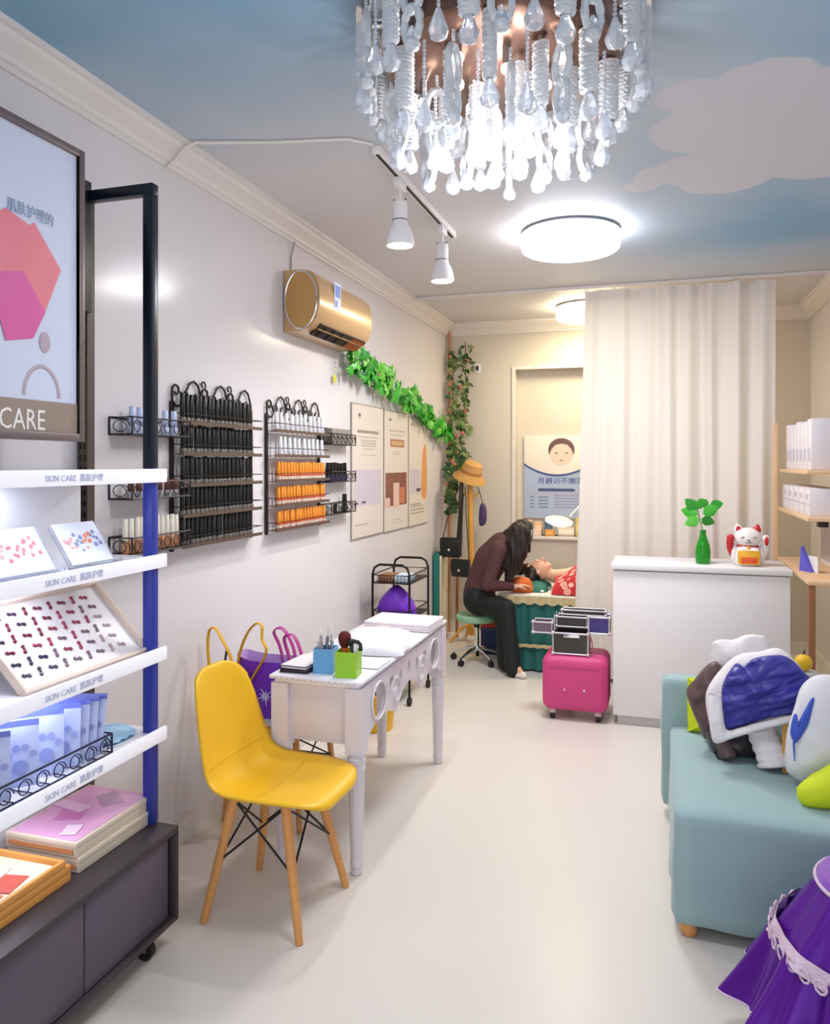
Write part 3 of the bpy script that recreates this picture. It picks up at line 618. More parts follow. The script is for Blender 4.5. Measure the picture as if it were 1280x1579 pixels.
def b2_(s, bar, W, H):
    m = MB(); bar(m, .18, .3, .915, .935); m.build('print_logo', TXT, s, False); lines(s, bar, [(.2, .85, .835, .014), (.25, .8, .80, .008)], TXTL)
    m = MB(); bar(m, .24, .82, .70, .765); m.build('print_box', M('print_sienna', (176, 116, 86), .4), s, False); m = MB(); bar(m, .29, .77, .715, .75, .0123); m.build('print_box_inner', M('print_tan', (206, 166, 120), .4), s, False); lines(s, bar, [(.35, .65, .64, .006), (.35, .65, .66, .006)], TXTL)
    m = MB(); bar(m, .05, .93, .21, .485); m.build('print_photo', M('print_brown_photo', (134, 82, 66), .35, var=.45, scale=9), s, False)
    m = MB(); bar(m, .36, .6, .19, .40, .0124); bar(m, .02, .22, .20, .28, .0124); m.build('print_product', M('print_blush', (228, 192, 176), .35), s, False)
    m = MB(); bar(m, .62, .84, .22, .36, .0124); m.build('print_cup', M('print_terracotta', (200, 118, 80), .35, var=.1), s, False); lines(s, bar, [(.35, .7, .09, .008), (.3, .8, .065, .006)], TXTL)
def b3(s, bar, W, H):
    m = MB(); bar(m, .1, .2, .92, .94); m.build('print_logo', M('print_red', (190, 110, 90), .4), s, False)
    m = MB().puff([(W*.66, H*.28), (W*.95, H*.28), (W*.93, H*.72), (W*.8, H*.74), (W*.7, H*.6)], (W*.82, H*.5), (.0115, 0, 0), (0, 1, 0), (0, 0, 1), .001, 0, 3, 4); m.build('print_orange', M('print_orange', (226, 156, 100), .4, var=.12), s)
    m = MB(); bar(m, .08, .6, .3, .52); m.build('print_photo', LILAC, s, False); lines(s, bar, [(.1, .7, .18, .01), (.1, .8, .15, .01), (.1, .8, .12, .01), (.1, .6, .2, .01), (.4, .6, .33, .03)], TXT)
poster('poster with a lilac photo, nearest the wall baskets', 4.75, 5.365, 1.095, 2.005, b1)
poster('poster with a brown product photo, middle of the three', 5.38, 5.955, 1.09, 2.0, b2_)
poster('poster with an orange figure, closest to the corner vine', 5.97, 6.50, 1.085, 1.985, b3)

# ------------------------------------------------------------------ air conditioner
GOLD = M('aircon_champagne', (206, 168, 122), .28, .25, coat=.4); GOLDC = M('aircon_cap_gold', (196, 154, 96), .3, .45); VENTD = M('vent_dark', (40, 28, 22), .5); VENTO = M('vent_orange_fin', (176, 104, 56), .4)
ac = thing('air_conditioner', 'champagne gold split air conditioner high on the left wall', 'air conditioner', (XL, 4.18, 2.31))
def acp(z):
    return None
prof = [(0.005, .0), (.10, .0), (.155, .025), (.195, .07), (.213, .14), (.213, .22), (.20, .285), (.16, .32), (.10, .332), (.005, .332)]
def acbody(y0, y1, off=0):
    m = MB(); k = len(prof); vs = [(max(.003, x), y, z) for y in (y0, y1) for x, z in prof]; m.add(vs, [(i, (i+1) % k, k+(i+1) % k, k+i) for i in range(k)]+[tuple(range(k)), tuple(range(k, 2*k))[::-1]]); return m
acbody(-.385, .40).build('body', GOLD, ac, ang=50)
m = MB(); pc_ = [(.105+.098*cos(a)*(.92 if cos(a) < 0 else 1), .166+.155*sin(a)) for a in [k*2*pi/36 for k in range(36)]]
m.plate([(x, -.385, z) for x, z in pc_], (0, -1, 0), .012); cap = m.build('end_cap', GOLDC, ac)
MB().tube([(x, -.396, z) for x, z in pc_], .005, 6, True).build('chrome_ring', CHROME, cap)
R_ = Euler((0, radians(-42), 0))
v_ = MB().box((.150, .03, .022), (.085, .66, .012), Euler((0, radians(-36), 0))).build('vent', VENTD, ac)
MB().box((.163, .03, .026), (.006, .66, .018), Euler((0, radians(-36), 0))).build('vent_bar', GOLD, v_)
for k in range(14): MB().box((.152, .16+k*.014, .018), (.078, .003, .018), Euler((0, radians(-36), .15))).build('vent_fin', VENTO, v_)
for k in range(3): MB().box((.152, -.24+k*.12, .018), (.078, .004, .018), Euler((0, radians(-36), .15))).build('vent_fin', VENTD, v_)
MB().b2((.2125, -.19, .15), (.2155, -.10, .30)).build('energy_label', M('energy_label_white', (222, 226, 240), .4), ac)
MB().b2((.2153, -.18, .22), (.216, -.11, .285)).b2((.2153, -.18, .165), (.216, -.15, .2)).build('label_print', M('label_blue', (120, 150, 220), .4), ac)
tag(MB().tube([(XL+.008, 3.87, 2.64), (XL+.008, 3.87, 2.73), (XL+.03, 3.87, 2.815)], .004, 6).build('power_cable', M('cable_grey', (150, 140, 140), .5)), 'thin cable rising from the air conditioner to the cornice', 'cable')

# ------------------------------------------------------------------ leafy garlands
def leafmesh(name, mat, s, lob=True):
    if lob: o = [(0, 0), (.32, -.12), (.48, .18), (.30, .36), (.36, .66), (.14, .62), (0, 1.0), (-.14, .62), (-.36, .66), (-.30, .36), (-.48, .18), (-.32, -.12)]
    else: o = [(0, 0), (.2, .2), (.26, .45), (.16, .75), (0, 1), (-.16, .75), (-.26, .45), (-.2, .2)]
    m = MB(); vs = [Vector((x*s, y*s, -abs(x)*s*.35+.05*s*sin(y*4))) for x, y in o]; n = len(vs); c = Vector((0, .42*s, .03*s))
    vs2 = vs+[c]+[v-Vector((0, 0, .0012)) for v in vs]+[c-Vector((0, 0, .0012))]
    fs = [(i, (i+1) % n, n) for i in range(n)]+[((i+1) % n+n+1, i+n+1, 2*n+1) for i in range(n)]+[(i, i+n+1, (i+1) % n+n+1, (i+1) % n) for i in range(n)]
    return m.add(vs2, fs).mesh(name, mat)
GRN = [M('ivy_green_%d' % i, c, .35, var=.08) for i, c in enumerate(((44, 150, 36), (70, 176, 50), (28, 118, 34), (108, 196, 66)))]
IV = [leafmesh('leaf', g, .075) for g in GRN]
VINE = M('vine_stem', (70, 110, 50), .6)
gl = thing('ivy_garland', 'bright green plastic ivy garland sagging along the left wall', 'garland', (XL, 4.63, 2.3))
path = [Vector((XL+.05, 4.58, 2.27)), Vector((XL+.05, 4.95, 2.235)), Vector((XL+.05, 5.45, 2.15)), Vector((XL+.05, 6.1, 2.045)), Vector((XL+.05, 6.6, 1.945)), Vector((XL+.06, 6.95, 1.86))]
O_ = Vector((XL, 4.63, 2.3)); MB().tube([p-O_ for p in path], .004, 5).build('vine', VINE, gl)
def along(path, t):
    f = t*(len(path)-1); i = min(int(f), len(path)-2); return path[i].lerp(path[i+1], f-i)
rnd = random.Random(4)
for k in range(230):
    t = rnd.random()**.95; p = along(path, t); s = rnd.uniform(.8, 1.25); spread = .085 if t < .9 else .05
    q = p+Vector((rnd.uniform(-.0, .06), rnd.uniform(-.05, .05), rnd.uniform(-spread, spread)))
    o = ob('leaf', IV[rnd.choice((0, 0, 1, 1, 2, 3))], gl, q-O_); o.rotation_euler = Euler((rnd.uniform(1.0, 2.0), rnd.uniform(-3, 3), pi/2+rnd.uniform(-.7, .4))); o.scale = (s, s, s)
    if q.x+.0 < XL+.06: o.location.x += .025
# corner vine with roses around a pipe
tag(MB().cyl((XL+.035, 7.16, 0), (XL+.035, 7.16, 2.9), .014, n=10).build('corner_pipe', M('pipe_copper', (186, 140, 104), .5)), 'thin copper coloured pipe in the back left corner', 'pipe')
rv = thing('rose_vine', 'hanging dark green rose vine in the back left corner', 'vine', (XL+.12, 7.06, 2.8))
RG = [M('vine_green_%d' % i, c, .5, var=.1) for i, c in enumerate(((66, 96, 44), (96, 124, 60), (40, 80, 36), (124, 134, 80)))]
RL = [leafmesh('leaf', g, .06, False) for g in RG]; RL2 = [leafmesh('leaf', g, .075) for g in RG]
strands = [[Vector((XL+.09, 7.1, 2.66)), Vector((XL+.10, 7.05, 2.1)), Vector((XL+.09, 7.0, 1.6)), Vector((XL+.10, 6.93, 1.12))], [Vector((XL+.20, 7.12, 2.74)), Vector((XL+.21, 7.1, 2.2)), Vector((XL+.17, 7.06, 1.75)), Vector((XL+.15, 7.0, 1.5))]]
O_ = Vector((XL+.12, 7.06, 2.8))
for st in strands: MB().tube([p-O_ for p in st], .005, 5).build('stem', M('rose_stem', (120, 92, 60), .6), rv)
for k in range(285):
    st = strands[k % 2]; t = rnd.random(); p = along(st, t)+Vector((rnd.uniform(-.055, .055), rnd.uniform(-.05, .02), 0)); p.y = min(p.y, 7.09); p.x = max(p.x, XL+.085); s = rnd.uniform(.8, 1.3)
    o = ob('leaf', rnd.choice(RL if t < .7 else RL2), rv, p-O_); o.rotation_euler = Euler((rnd.uniform(.9, 2.2), rnd.uniform(-2.6, 2.6), rnd.uniform(-.5, .9))); o.scale = (s, s, s)
ROSE = M('rose_pink', (196, 122, 104), .6, var=.1)
rose = MB()
for q in range(7): rose.puff([(-.012, 0), (.012, 0), (.014, .022), (0, .03), (-.014, .022)], (0, .014), (.008*cos(q*.9), .008*sin(q*.9), 0), (-sin(q*.9), cos(q*.9), 0), (.3*cos(q*.9), .3*sin(q*.9), 1), .002, .002, 2, 2)
rm = rose.mesh('rose', ROSE)
for k in range(12):
    p = along(strands[k % 2], (k+.5)/13)+Vector((rnd.uniform(-.03, .04), -.05, 0)); o = ob('rose', rm, rv, p-O_); o.rotation_euler = (rnd.uniform(.2, 1.4), 0, rnd.uniform(0, 6)); o.scale = (1.0,)*3
# hanging keys below the air conditioner
ky = thing('key_ring', 'small key ring with a yellow tag hanging under the air conditioner', 'keys', (XL+.02, 4.45, 2.2))
MB().cyl((-.018, 0, .03), (.012, 0, .03), .003, n=6).build('hook', CHROME, ky)
MB().tube([(.0, .014*cos(a), .01+.018*sin(a)) for a in [k*pi/8 for k in range(16)]], .002, 5, True).build('ring', CHROME, ky)
MB().box((.0, .0, -.075), (.006, .035, .05), None, .003).cyl((0, 0, -.05), (0, 0, -.008), .0015, n=5).build('tag', M('tag_yellow', (226, 220, 60), .4), ky)
MB().tube([(.004, .05+.016*cos(a), -.06+.05*sin(a)) for a in [k*pi/8 for k in range(16)]], .0022, 5, True).cyl((0, .01, .0), (.004, .05, -.012), .0015, n=5).build('loop', CHROME, ky)

# ------------------------------------------------------------------ manicure table
tb = thing('manicure_table', 'narrow white turned-leg manicure table with scrolled apron', 'table', (-1.285, 3.42, 0))
def T(x, y, z): return (x+1.285, y-3.42, z)
TX0, TX1, TY0, TY1 = -1.485, -1.085, 2.79, 4.06
MARB = M('tabletop_pale_marble', (236, 234, 242), .18, var=.05, scale=14)
MB().b2(T(TX0, TY0, .742), T(TX1, TY1, .760), .008).b2(T(TX0+.018, TY0+.018, .726), T(TX1-.018, TY1-.018, .744), .006).build('tabletop', MARB, tb)
fw = MB()
for i in range(14): fw.box(T(TX0+.03+i*.026, TY0-.0005, .750), (.010, .002, .006), None, .001)
for i in range(46): fw.box(T(TX1+.0005, TY0+.03+i*.027, .750), (.002, .011, .006), None, .001)
o = fw.build('carved_edge', M('edge_grey', (200, 198, 208), .4), tb); o['kind'] = 'stuff'
def tleg(x, y):
    prof = [(.0, 0), (.020, 0), (.024, .006), (.022, .02), (.026, .03), (.026, .05), (.023, .06), (.025, .075), (.033, .40), (.036, .415), (.031, .425), (.036, .435), (.036, .45), (.030, .46), (.036, .475)]
    m = MB(); n = 24; vs = []; fs = []
    for r, z in prof:
        fl = .075 <= z <= .40
        for k in range(n): rr = r*(1-(.07 if (fl and k % 2) else 0)); vs.append(T(x+rr*cos(2*pi*k/n), y+rr*sin(2*pi*k/n), z))
    for i in range(len(prof)-1):
        for k in range(n): fs.append((i*n+k, i*n+(k+1) % n, (i+1)*n+(k+1) % n, (i+1)*n+k))
    m.add(vs, fs); m.b2(T(x-.036, y-.036, .47), T(x+.036, y+.036, .727), .003); return m.build('leg', LAV, tb, ang=20)
for x, y in ((-1.443, 2.835), (-1.125, 2.835), (-1.125, 4.01), (-1.443, 4.01)): tleg(x, y)
MB().b2(T(-1.41, 2.826, .50), T(-1.158, 2.846, .727), .002).build('end_apron', LAV, tb)
MB().b2(T(-1.41, 4.0, .50), T(-1.158, 4.02, .727), .002).build('end_apron', LAV, tb)
def ell(cx, cy, rx, ry, n=20, rot=0): return [(cx+rx*cos(a)*cos(rot)-ry*sin(a)*sin(rot), cy+rx*cos(a)*sin(rot)+ry*sin(a)*cos(rot)) for a in [2*pi*k/n for k in range(n)]]
ya, yb = 2.872, 3.972; Lg = yb-ya
top = [(ya, .727), (ya, .50)]; bot = [(ya+Lg*u, .50+.055*abs(sin(u*pi*3))**.7+(.045 if .3 < u < .7 else 0)*sin((u-.3)/.4*pi)) for u in [k/36 for k in range(1, 36)]]
outer = [(ya, .727), (ya, .50)]+bot+[(yb, .50), (yb, .727)]
holes = [ell(ya+.14, .628, .085, .075), ell(ya+.30, .66, .03, .022, 14, .5), ell(ya+.42, .645, .022, .04, 14, -.4), ell(ya+.55, .66, .026, .036, 14), ell(ya+.68, .645, .022, .04, 14, .4), ell(ya+.80, .66, .03, .022, 14, -.5), ell(yb-.14, .628, .085, .075)]
for x in (-1.105, -1.463):
    me = shape2d([(a-3.42, b) for a, b in outer], [[(a-3.42, b) for a, b in h] for h in holes], .008, FX); me.materials.append(LAV); a_ = ob('side_apron', me, tb, (x+1.285, 0, 0))
    dx = x+1.285+(.010 if x > -1.3 else -.010)
    for h in (holes[0], holes[-1]): MB().tube([(dx, a-3.42, b) for a, b in h], .006, 6, True).build('carved_ring', LAV, tb)
    for s_ in (0, 1):
        c = (ya+.36) if s_ == 0 else (yb-.36); sg = 1 if s_ == 0 else -1
        MB().tube([(dx, c-3.42+sg*a, .60+b) for a, b in spiral((0, 0), .075, .015, pi*.9, -pi*1.6, 20)], .006, 6).build('carved_scroll', LAV, tb)
# things on the table
def on(z=.7605): return z
NB = M('notebook_black', (46, 42, 56), .4); PG = M('notebook_page', (232, 226, 228), .6)
for i, (lab, dx, rz) in enumerate((('dark notebook lying at the near corner of the white table', 0, .05), ('white topped dark notebook lying on the other notebook', .006, -.06))):
    t = thing('notebook', lab, 'notebook', (-1.398+dx, 2.93, .7605+i*.0145), rz, 'notebooks on the table')
    MB().b2((-.06, -.10, 0), (.06, .10, .003), .001).b2((-.06, -.10, .0105), (.06, .10, .0135), .001).b2((-.06, -.10, 0), (-.056, .10, .0135)).build('cover', NB, t); MB().b2((-.055, -.097, .003), (.057, .097, .0105)).build('pages', NB if i == 0 else PG, t)
    if i == 1: MB().b2((-.057, -.097, .0135), (.057, .097, .0145)).build('top_sheet', PG, t)
def cup(name, lab, x, y, s, h, mat, rz):
    t = thing(name, lab, 'pen holder', (x, y, .7605), rz, 'square pen holders on the table'); w_ = .003
    MB().b2((-s, -s, 0), (s, s, .004)).b2((-s, -s, .004), (-s+w_, s, h)).b2((s-w_, -s, .004), (s, s, h)).b2((-s+w_, -s, .004), (s-w_, -s+w_, h)).b2((-s+w_, s-w_, .004), (s-w_, s, h)).build('cup_shell', mat, t, False); return t
cup('pen_holder', 'square sky blue pen holder on the table', -1.283, 2.895, .040, .098, M('cup_blue', (104, 168, 220), .4), .12)
cup('pen_holder', 'square lime green pen holder on the table', -1.172, 2.868, .043, .100, M('cup_lime', (150, 204, 50), .4), .12)
rnd = random.Random(8)
PC = ((150, 160, 176), (196, 190, 196), (150, 84, 84), (120, 130, 160), (206, 200, 206), (170, 150, 150), (110, 120, 140))
for i, lab in enumerate(('slate grey', 'pale grey', 'dull red', 'steel blue', 'off-white', 'dusty pink', 'dark grey')):
    a = i*.9; bx, by = -1.283+.018*cos(a), 2.895+.018*sin(a); t = thing('nail_pen', lab+' slim nail brush standing in the blue pen holder', 'brush', (bx, by, .7655), 0, 'brushes in the blue pen holder')
    e = Vector((.014*cos(a), .014*sin(a), .145+.035*rnd.random())); MB().cyl((0, 0, 0), e*.8, .0065, .006, 8).build('handle', M('pen_tone', PC[i], .35), t); MB().cyl(e*.8, e, .003, .0012, 8).build('tip', CHROME, t)
t = thing('dust_brush', 'red and orange dust brush with dark red top in the green holder', 'brush', (-1.19, 2.885, .7655))
MB().cyl((0, 0, 0), (-.006, 0, .105), .010, .013, 12).build('handle', M('brush_orange', (232, 110, 50), .35, var=.2, scale=30), t)
MB().lathe([(.013, .1), (.022, .115), (.026, .135), (.024, .152), (.014, .163), (0, .165)], (-.006, 0, 0), 16).build('bristles', M('brush_dark_red', (96, 28, 24), .8, bump=.6, bscale=200), t)
t = thing('orange_stick', 'orange cuticle pusher leaning in the green holder', 'tool', (-1.165, 2.865, .7655)); MB().cyl((0, 0, 0), (.012, .01, .13), .006, .004, 8).build('handle', M('stick_orange', (236, 160, 50), .4), t); MB().cyl((.012, .01, .13), (.013, .011, .142), .004, .001, 8).build('tip', CHROME, t)
t = thing('nail_clipper', 'black clamp tool with white spring in the green holder', 'tool', (-1.15, 2.862, .7655))
MB().cyl((0, 0, 0), (-.004, 0, .10), .005, n=8).tube([(-.004, 0, .10), (-.012, 0, .122), (-.002, 0, .135), (.02, 0, .132), (.03, 0, .122), (.032, 0, .098)], .008, 8).build('clamp', CAPB, t); MB().sph((-.010, 0, .13), .014, 12, 8).build('knob', CAPB, t); MB().cyl((.010, -.002, .085), (.010, -.002, .125), .009, n=10).build('spring', WHITE, t)
CLO = M('cloth_white', (236, 234, 240), .8, var=.02, bump=.2, bscale=40)
t = thing('hand_pillow', 'plump white hand pillow lying across the table', 'pillow', (-1.24, 3.28, .7605), .1)
MB().puff([(-.15, -.10), (.15, -.10), (.16, 0), (.15, .12), (-.15, .12), (-.16, 0)], (0, 0), (0, 0, .004), (1, 0, 0), (0, 1, 0), .058, .004, 8, 6, .006, 14).build('pillow_cover', CLO, t); MB().tube([(x, y, .004) for x, y in ((-.15, -.10), (.15, -.10), (.162, 0), (.15, .12), (-.15, .12), (-.162, 0))], .0035, 6, True).build('piping', WHITE, t)
tag(MB().grid(lambda u, v: (.13*(2*u-1), .09*(2*v-1), .003+.002*sin(u*9)*sin(v*7)), 14, 10).grid(lambda u, v: (.13*(2*u-1), .09*(2*v-1), .0005), 4, 4).build('paper_sheet', WHITE), 'loose white sheet lying beside the hand pillow', 'paper').location = (-1.22, 3.07, .7605)
t = thing('folded_towel', 'folded pale pink towel at the far end of the table', 'towel', (-1.255, 3.83, .7605), -.03)
PTW = M('towel_pink_white', (240, 228, 234), .85, var=.05, scale=10, bump=.3, bscale=90)
for i in range(3): MB().b2((-.175, -.125, .013*i), (.175, .125, .013*i+.0125), .005).build('fold', PTW, t)
tag(MB().puff([(-.11, -.13), (.11, -.14), (.13, .12), (-.12, .14)], (0, 0), (0, 0, .002), (1, 0, 0), (0, 1, 0), .03, .002, 6, 5, .012, 16).build('white_cloth', CLO), 'rumpled white cloth between the hand pillow and the pink towel', 'cloth').location = (-1.30, 3.55, .7605)

# ------------------------------------------------------------------ yellow shell chair
def shell_chair(lab, loc, rz):
    t = thing('shell_chair', lab, 'chair', loc, rz)
    pf = [(.248, .418, .09), (.236, .436, .160), (.20, .447, .203), (.10, .444, .228), (-.03, .434, .234), (-.12, .434, .230), (-.185, .465, .224), (-.222, .53, .216), (-.243, .61, .204), (-.260, .70, .188), (-.275, .78, .164), (-.284, .825, .125), (-.288, .848, .06)]
    def cr(i, u):
        a, b, c, d = [Vector(pf[max(0, min(len(pf)-1, i+k))]) for k in (-1, 0, 1, 2)]
        return .5*((2*b)+(c-a)*u+(2*a-5*b+4*c-d)*u*u+(3*b-a-3*c+d)*u**3)
    nv = 48; nu = 20
    def tan(i, u):
        a = cr(i, max(0, u-.05)); b = cr(i, min(1, u+.05)); return Vector((b.x-a.x, b.y-a.y)).normalized()
    cup = [0, .006, .014, .026, .038, .046, .052, .055, .052, .046, .036, .018, .004]
    def fn(off):
        def f(u, v):
            s = v*(len(pf)-1); i = min(int(s), len(pf)-2); q = s-i; p = cr(i, q); w = 2*u-1; T = tan(i, q); nx, nz = T.y, -T.x
            if nz < 0 and nx < 0: nx, nz = -nx, -nz
            k = (cup[i]*(1-q)+cup[i+1]*q)*abs(w)**2.2; edge = sqrt(max(0, 1-abs(w)**4)); ve = min(1, sqrt(min(v, 1-v)*16)); d = k+off*edge*ve
            return (p.x+d*nx, p.z*w, p.y+d*nz)
        return f
    MB().grid(fn(.013), nu, nv).grid(fn(-.016), nu, nv).build('shell', YEL, t, ang=180)
    se = MB(); a = fn(.0135)
    for v0 in (.30, .56): se.tube([a(.08+.84*k/20, v0) for k in range(21)], .0016, 5)
    se.build('seam', M('seam_amber', (226, 172, 28), .5), t)
    lg = []
    for sx in (-1, 1):
        for sy in (-1, 1):
            top = (.10*sx-.01, .115*sy, .425); bt = (.187*sx-.005, .187*sy, 0.001)
            o = MB().tube([bt, [b+(c-b)*.06 for b, c in zip(bt, top)], [b+(c-b)*.5 for b, c in zip(bt, top)], top], [.0125, .014, .0165, .018], 12).build('leg', BEECH, t); lg.append((Vector(bt), Vector(top)))
    P_ = lambda k, f_: lg[k][0].lerp(lg[k][1], f_)
    m = MB()
    for a_, b_ in ((0, 1), (1, 3), (3, 2), (2, 0)): m.cyl(P_(a_, .48), P_(b_, .97), .0042, n=6).cyl(P_(b_, .48), P_(a_, .97), .0042, n=6)
    m.build('wire_brace', BLACK, t)
    m = MB()
    for k in range(4): m.sph(P_(k, .48), .010, 8, 6); m.cyl(P_(k, .93), P_(k, 1), .012, n=8)
    m.build('bolt', BLACK, t)
    MB().b2((-.12, -.13, .422), (.11, .13, .432), .003).build('mount_plate', BLACK, t)
    return t
shell_chair('yellow padded shell chair with beech legs in front of the white table', (-1.315, 2.55, 0), radians(-2))
# stool behind, bags on it
st = thing('padded_stool', 'white padded stool with yellow rim between the wall and the table', 'stool', (-1.67, 3.27, 0))
MB().b2((-.20, -.22, .445), (.20, .22, .49), .02).build('cushion', CLO, st); MB().b2((-.205, -.225, .425), (.205, .225, .448), .006).build('seat_rim', YEL, st)
for sx in (-1, 1):
    for sy in (-1, 1): MB().tube([(.185*sx, .20*sy, .001), (.15*sx, .165*sy, .425)], [.012, .016], 10).build('leg', BEECH, st)
MB().cyl((-.17, -.185, .2), (.17, -.185, .2), .004, n=6).cyl((.17, -.185, .2), (.155, .175, .40), .004, n=6).cyl((.17, .185, .2), (.155, -.175, .40), .004, n=6).cyl((-.17, .185, .2), (.17, .185, .2), .004, n=6).build('wire_brace', BLACK, st)
PUR = M('bag_purple', (122, 50, 206), .4, var=.1, scale=6); MAG = M('strap_magenta', (166, 40, 130), .45); LIL = M('bag_lilac_lining', (206, 170, 226), .5)
pb_ = thing('tote_bag', 'purple tote bag with magenta handles standing on the padded stool', 'bag', (-1.60, 3.10, .491), .05)
m = MB(); W, Dp, Hh = .165, .06, .26
def bag(W, Dp, Hh, flare=1.12):
    def f(u, v):
        a = 2*pi*u; c, s = cos(a), sin(a); k = 1+(flare-1)*v; sq = lambda q: math.copysign(abs(q)**.45, q)
        return (W*k*sq(c)*(1+.02*sin(9*v+a)), Dp*k*sq(s)*(1+.06*sin(7*v+3*a)), Hh*v+.012*cos(2*a)*v)
    return f
MB().grid(bag(W, Dp, Hh), 36, 10, cu=True).box((0, 0, .003), (2*W*.93, 2*Dp*.93, .006)).build('bag_body', PUR, pb_); MB().grid(lambda u, v: Vector(bag(W*.985, Dp*.96, Hh)(u, .8+.21*v)), 36, 3, cu=True).build('lining', LIL, pb_)
for sy, dx in ((-1, .04), (1, -.06)): MB().tube(smooth_pts([(dx+.115, sy*.066, .22), (dx+.10, sy*.068, .285), (dx+.07, sy*.06, .35), (dx+.04, sy*.055, .372), (dx+.012, sy*.055, .352), (dx+.035, sy*.066, .29), (dx+.06, sy*.066, .20)]), .016, 8, flat=.25).build('handle', MAG, pb_)
m = MB(); 
for k in range(9):
    a = k*2*pi/9; r = .045 if k % 2 else .03; m.plate([(-.03+.006*cos(a+pi/2), -.0705, .10+.006*sin(a+pi/2)), (-.03+r*cos(a), -.0725, .10+r*sin(a)), (-.03-.006*cos(a+pi/2), -.0705, .10-.006*sin(a+pi/2))], (0, -1, 0), .002)
m.build('star_print', M('star_silver', (200, 196, 246), .3), pb_)
yb_ = thing('tote_bag', 'yellow bag whose tall looped handles show behind the yellow chair', 'bag', (-1.775, 2.985, .491), -.1)
YBAG = M('bag_yellow', (222, 170, 40), .5)
MB().grid(bag(.075, .035, .20, 1.05), 30, 8, cu=True).box((0, 0, .003), (.13, .06, .006)).build('bag_body', YBAG, yb_)
for pts in ([(-.07, -.037, .15), (-.085, -.04, .30), (-.075, -.045, .385), (-.045, -.045, .40), (-.01, -.045, .36), (.04, -.042, .27), (.06, -.037, .15)], [(.0, .037, .15), (.02, .045, .28), (.06, .045, .37), (.105, .045, .415), (.135, .045, .405), (.135, .045, .35), (.155, .045, .29), (.07, .037, .15)]): MB().tube(smooth_pts(pts), .010, 8, flat=.45).build('handle', YBAG, yb_)
MB().cyl((.0, -.05, .20), (.02, -.05, .31), .005, n=6).build('clip', DARKBR, yb_)
# plant pot behind the table
pt = thing('potted_plant', 'yellow pot with dark green leaves on the floor behind the table', 'plant', (-1.62, 4.42, 0))
MB().lathe([(.0, .002), (.09, .002), (.12, .22), (.125, .225), (.12, .23), (.11, .225), (.10, .19), (0, .19)], n=24).build('pot', YEL, pt)
PLM = leafmesh('leaf', RG[2], .13, False)
for k in range(16):
    a = k*2.4; o = ob('leaf', PLM, pt, (.03*cos(a), .03*sin(a), .21)); o.rotation_euler = (radians(25+22*(k % 3)), 0, a-pi/2)

# ------------------------------------------------------------------ rolling trolley by the wall
tl_ = thing('trolley', 'small black tubular trolley with two baskets standing against the left wall', 'trolley', (-1.70, 5.12, 0))
for y in (-.22, .22):
    pts = [(-.13, y, .05), (-.13, y, .86), (-.115, y, .905), (-.08, y, .925), (.08, y, .925), (.115, y, .905), (.13, y, .86), (.13, y, .05)]
    MB().tube(pts, .0085, 8).build('end_frame', BLACK, tl_)
for z in (.80, .56, .20):
    m = MB()
    for dz in (0, .055): m.tube([(-.13, -.22, z+dz), (.13, -.22, z+dz), (.13, .22, z+dz), (-.13, .22, z+dz)], .0045, 6, True)
    m.b2((-.125, -.215, z-.002), (.125, .215, z+.002)); b_ = m.build('basket_tray', M('trolley_wire', (50, 40, 36), .4, .3), tl_)
    q = MB()
    for k in range(11): q.cyl((.13, -.2+k*.04, z), (.13, -.2+k*.04, z+.055), .002, n=5).cyl((-.12+k*.024, -.22, z), (-.12+k*.024, -.22, z+.055), .002, n=5)
    q.build('wires', BLACK, b_)
for x in (-.13, .13):
    for y in (-.22, .22): MB().cyl((x-.012, y, .026), (x+.012, y, .026), .026, n=14).build('castor', CAST, tl_)
tag(MB().puff([(-.115, 0), (.115, 0), (.12, .10), (.03, .20), (-.03, .20), (-.12, .10)], (0, .09), (-1.70, 5.02, .563), (1, 0, 0), (0, 0, 1), .08, .08, 7, 4, .006, 12).build('cosmetic_bag', PUR), 'purple pouch bag lying in the trolley\'s middle basket', 'bag')
for i, (c, l) in enumerate((((150, 106, 70), 'brown carton lying in the top basket of the trolley'), ((206, 222, 236), 'pale blue pack lying in the top basket of the trolley'))):
    q = MB().b2((0, 0, 0), (.10, .16, .045), .004).b2((.02, .02, .045), (.08, .14, .047)); tag(q.build('carton', M('carton_tone', c, .5)), l, 'carton').location = (-1.81+i*.115, 4.95, .803)

# ------------------------------------------------------------------ corner: coat stand, bags, hat, mat
CW = wood('stand_yellow_wood', (232, 176, 82), (212, 148, 56), .4)
cs = thing('coat_stand', 'yellow wooden coat stand in the back left corner', 'coat stand', (-1.60, 6.84, 0))
MB().cyl((0, 0, .06), (-.02, 0, 1.56), .032, .022, 14).build('pole', CW, cs)
for k in range(4):
    a = k*pi/2+.5; MB().tube([(0, 0, .16), (.10*cos(a), .10*sin(a), .12), (.19*cos(a), .19*sin(a), .02), (.21*cos(a), .21*sin(a), .008)], [.015, .014, .012, .010], 8).build('foot', CW, cs)
for k in range(6):
    a = k*pi/3; z = 1.46 if k % 2 else 1.30; MB().tube([(-.015, 0, z), (.05*cos(a)-.015, .05*sin(a), z+.01), (.085*cos(a)-.015, .085*sin(a), z+.05)], [.008, .008, .009], 8).build('peg', CW, cs)
HAT = M('hat_straw', (206, 158, 92), .8, var=.08, scale=40, bump=.4, bscale=160)
ht = thing('straw_hat', 'tan straw bucket hat hung on top of the coat stand', 'hat', (-1.615, 6.84, 1.50), 0); ht.rotation_euler = (radians(12), radians(20), 0)
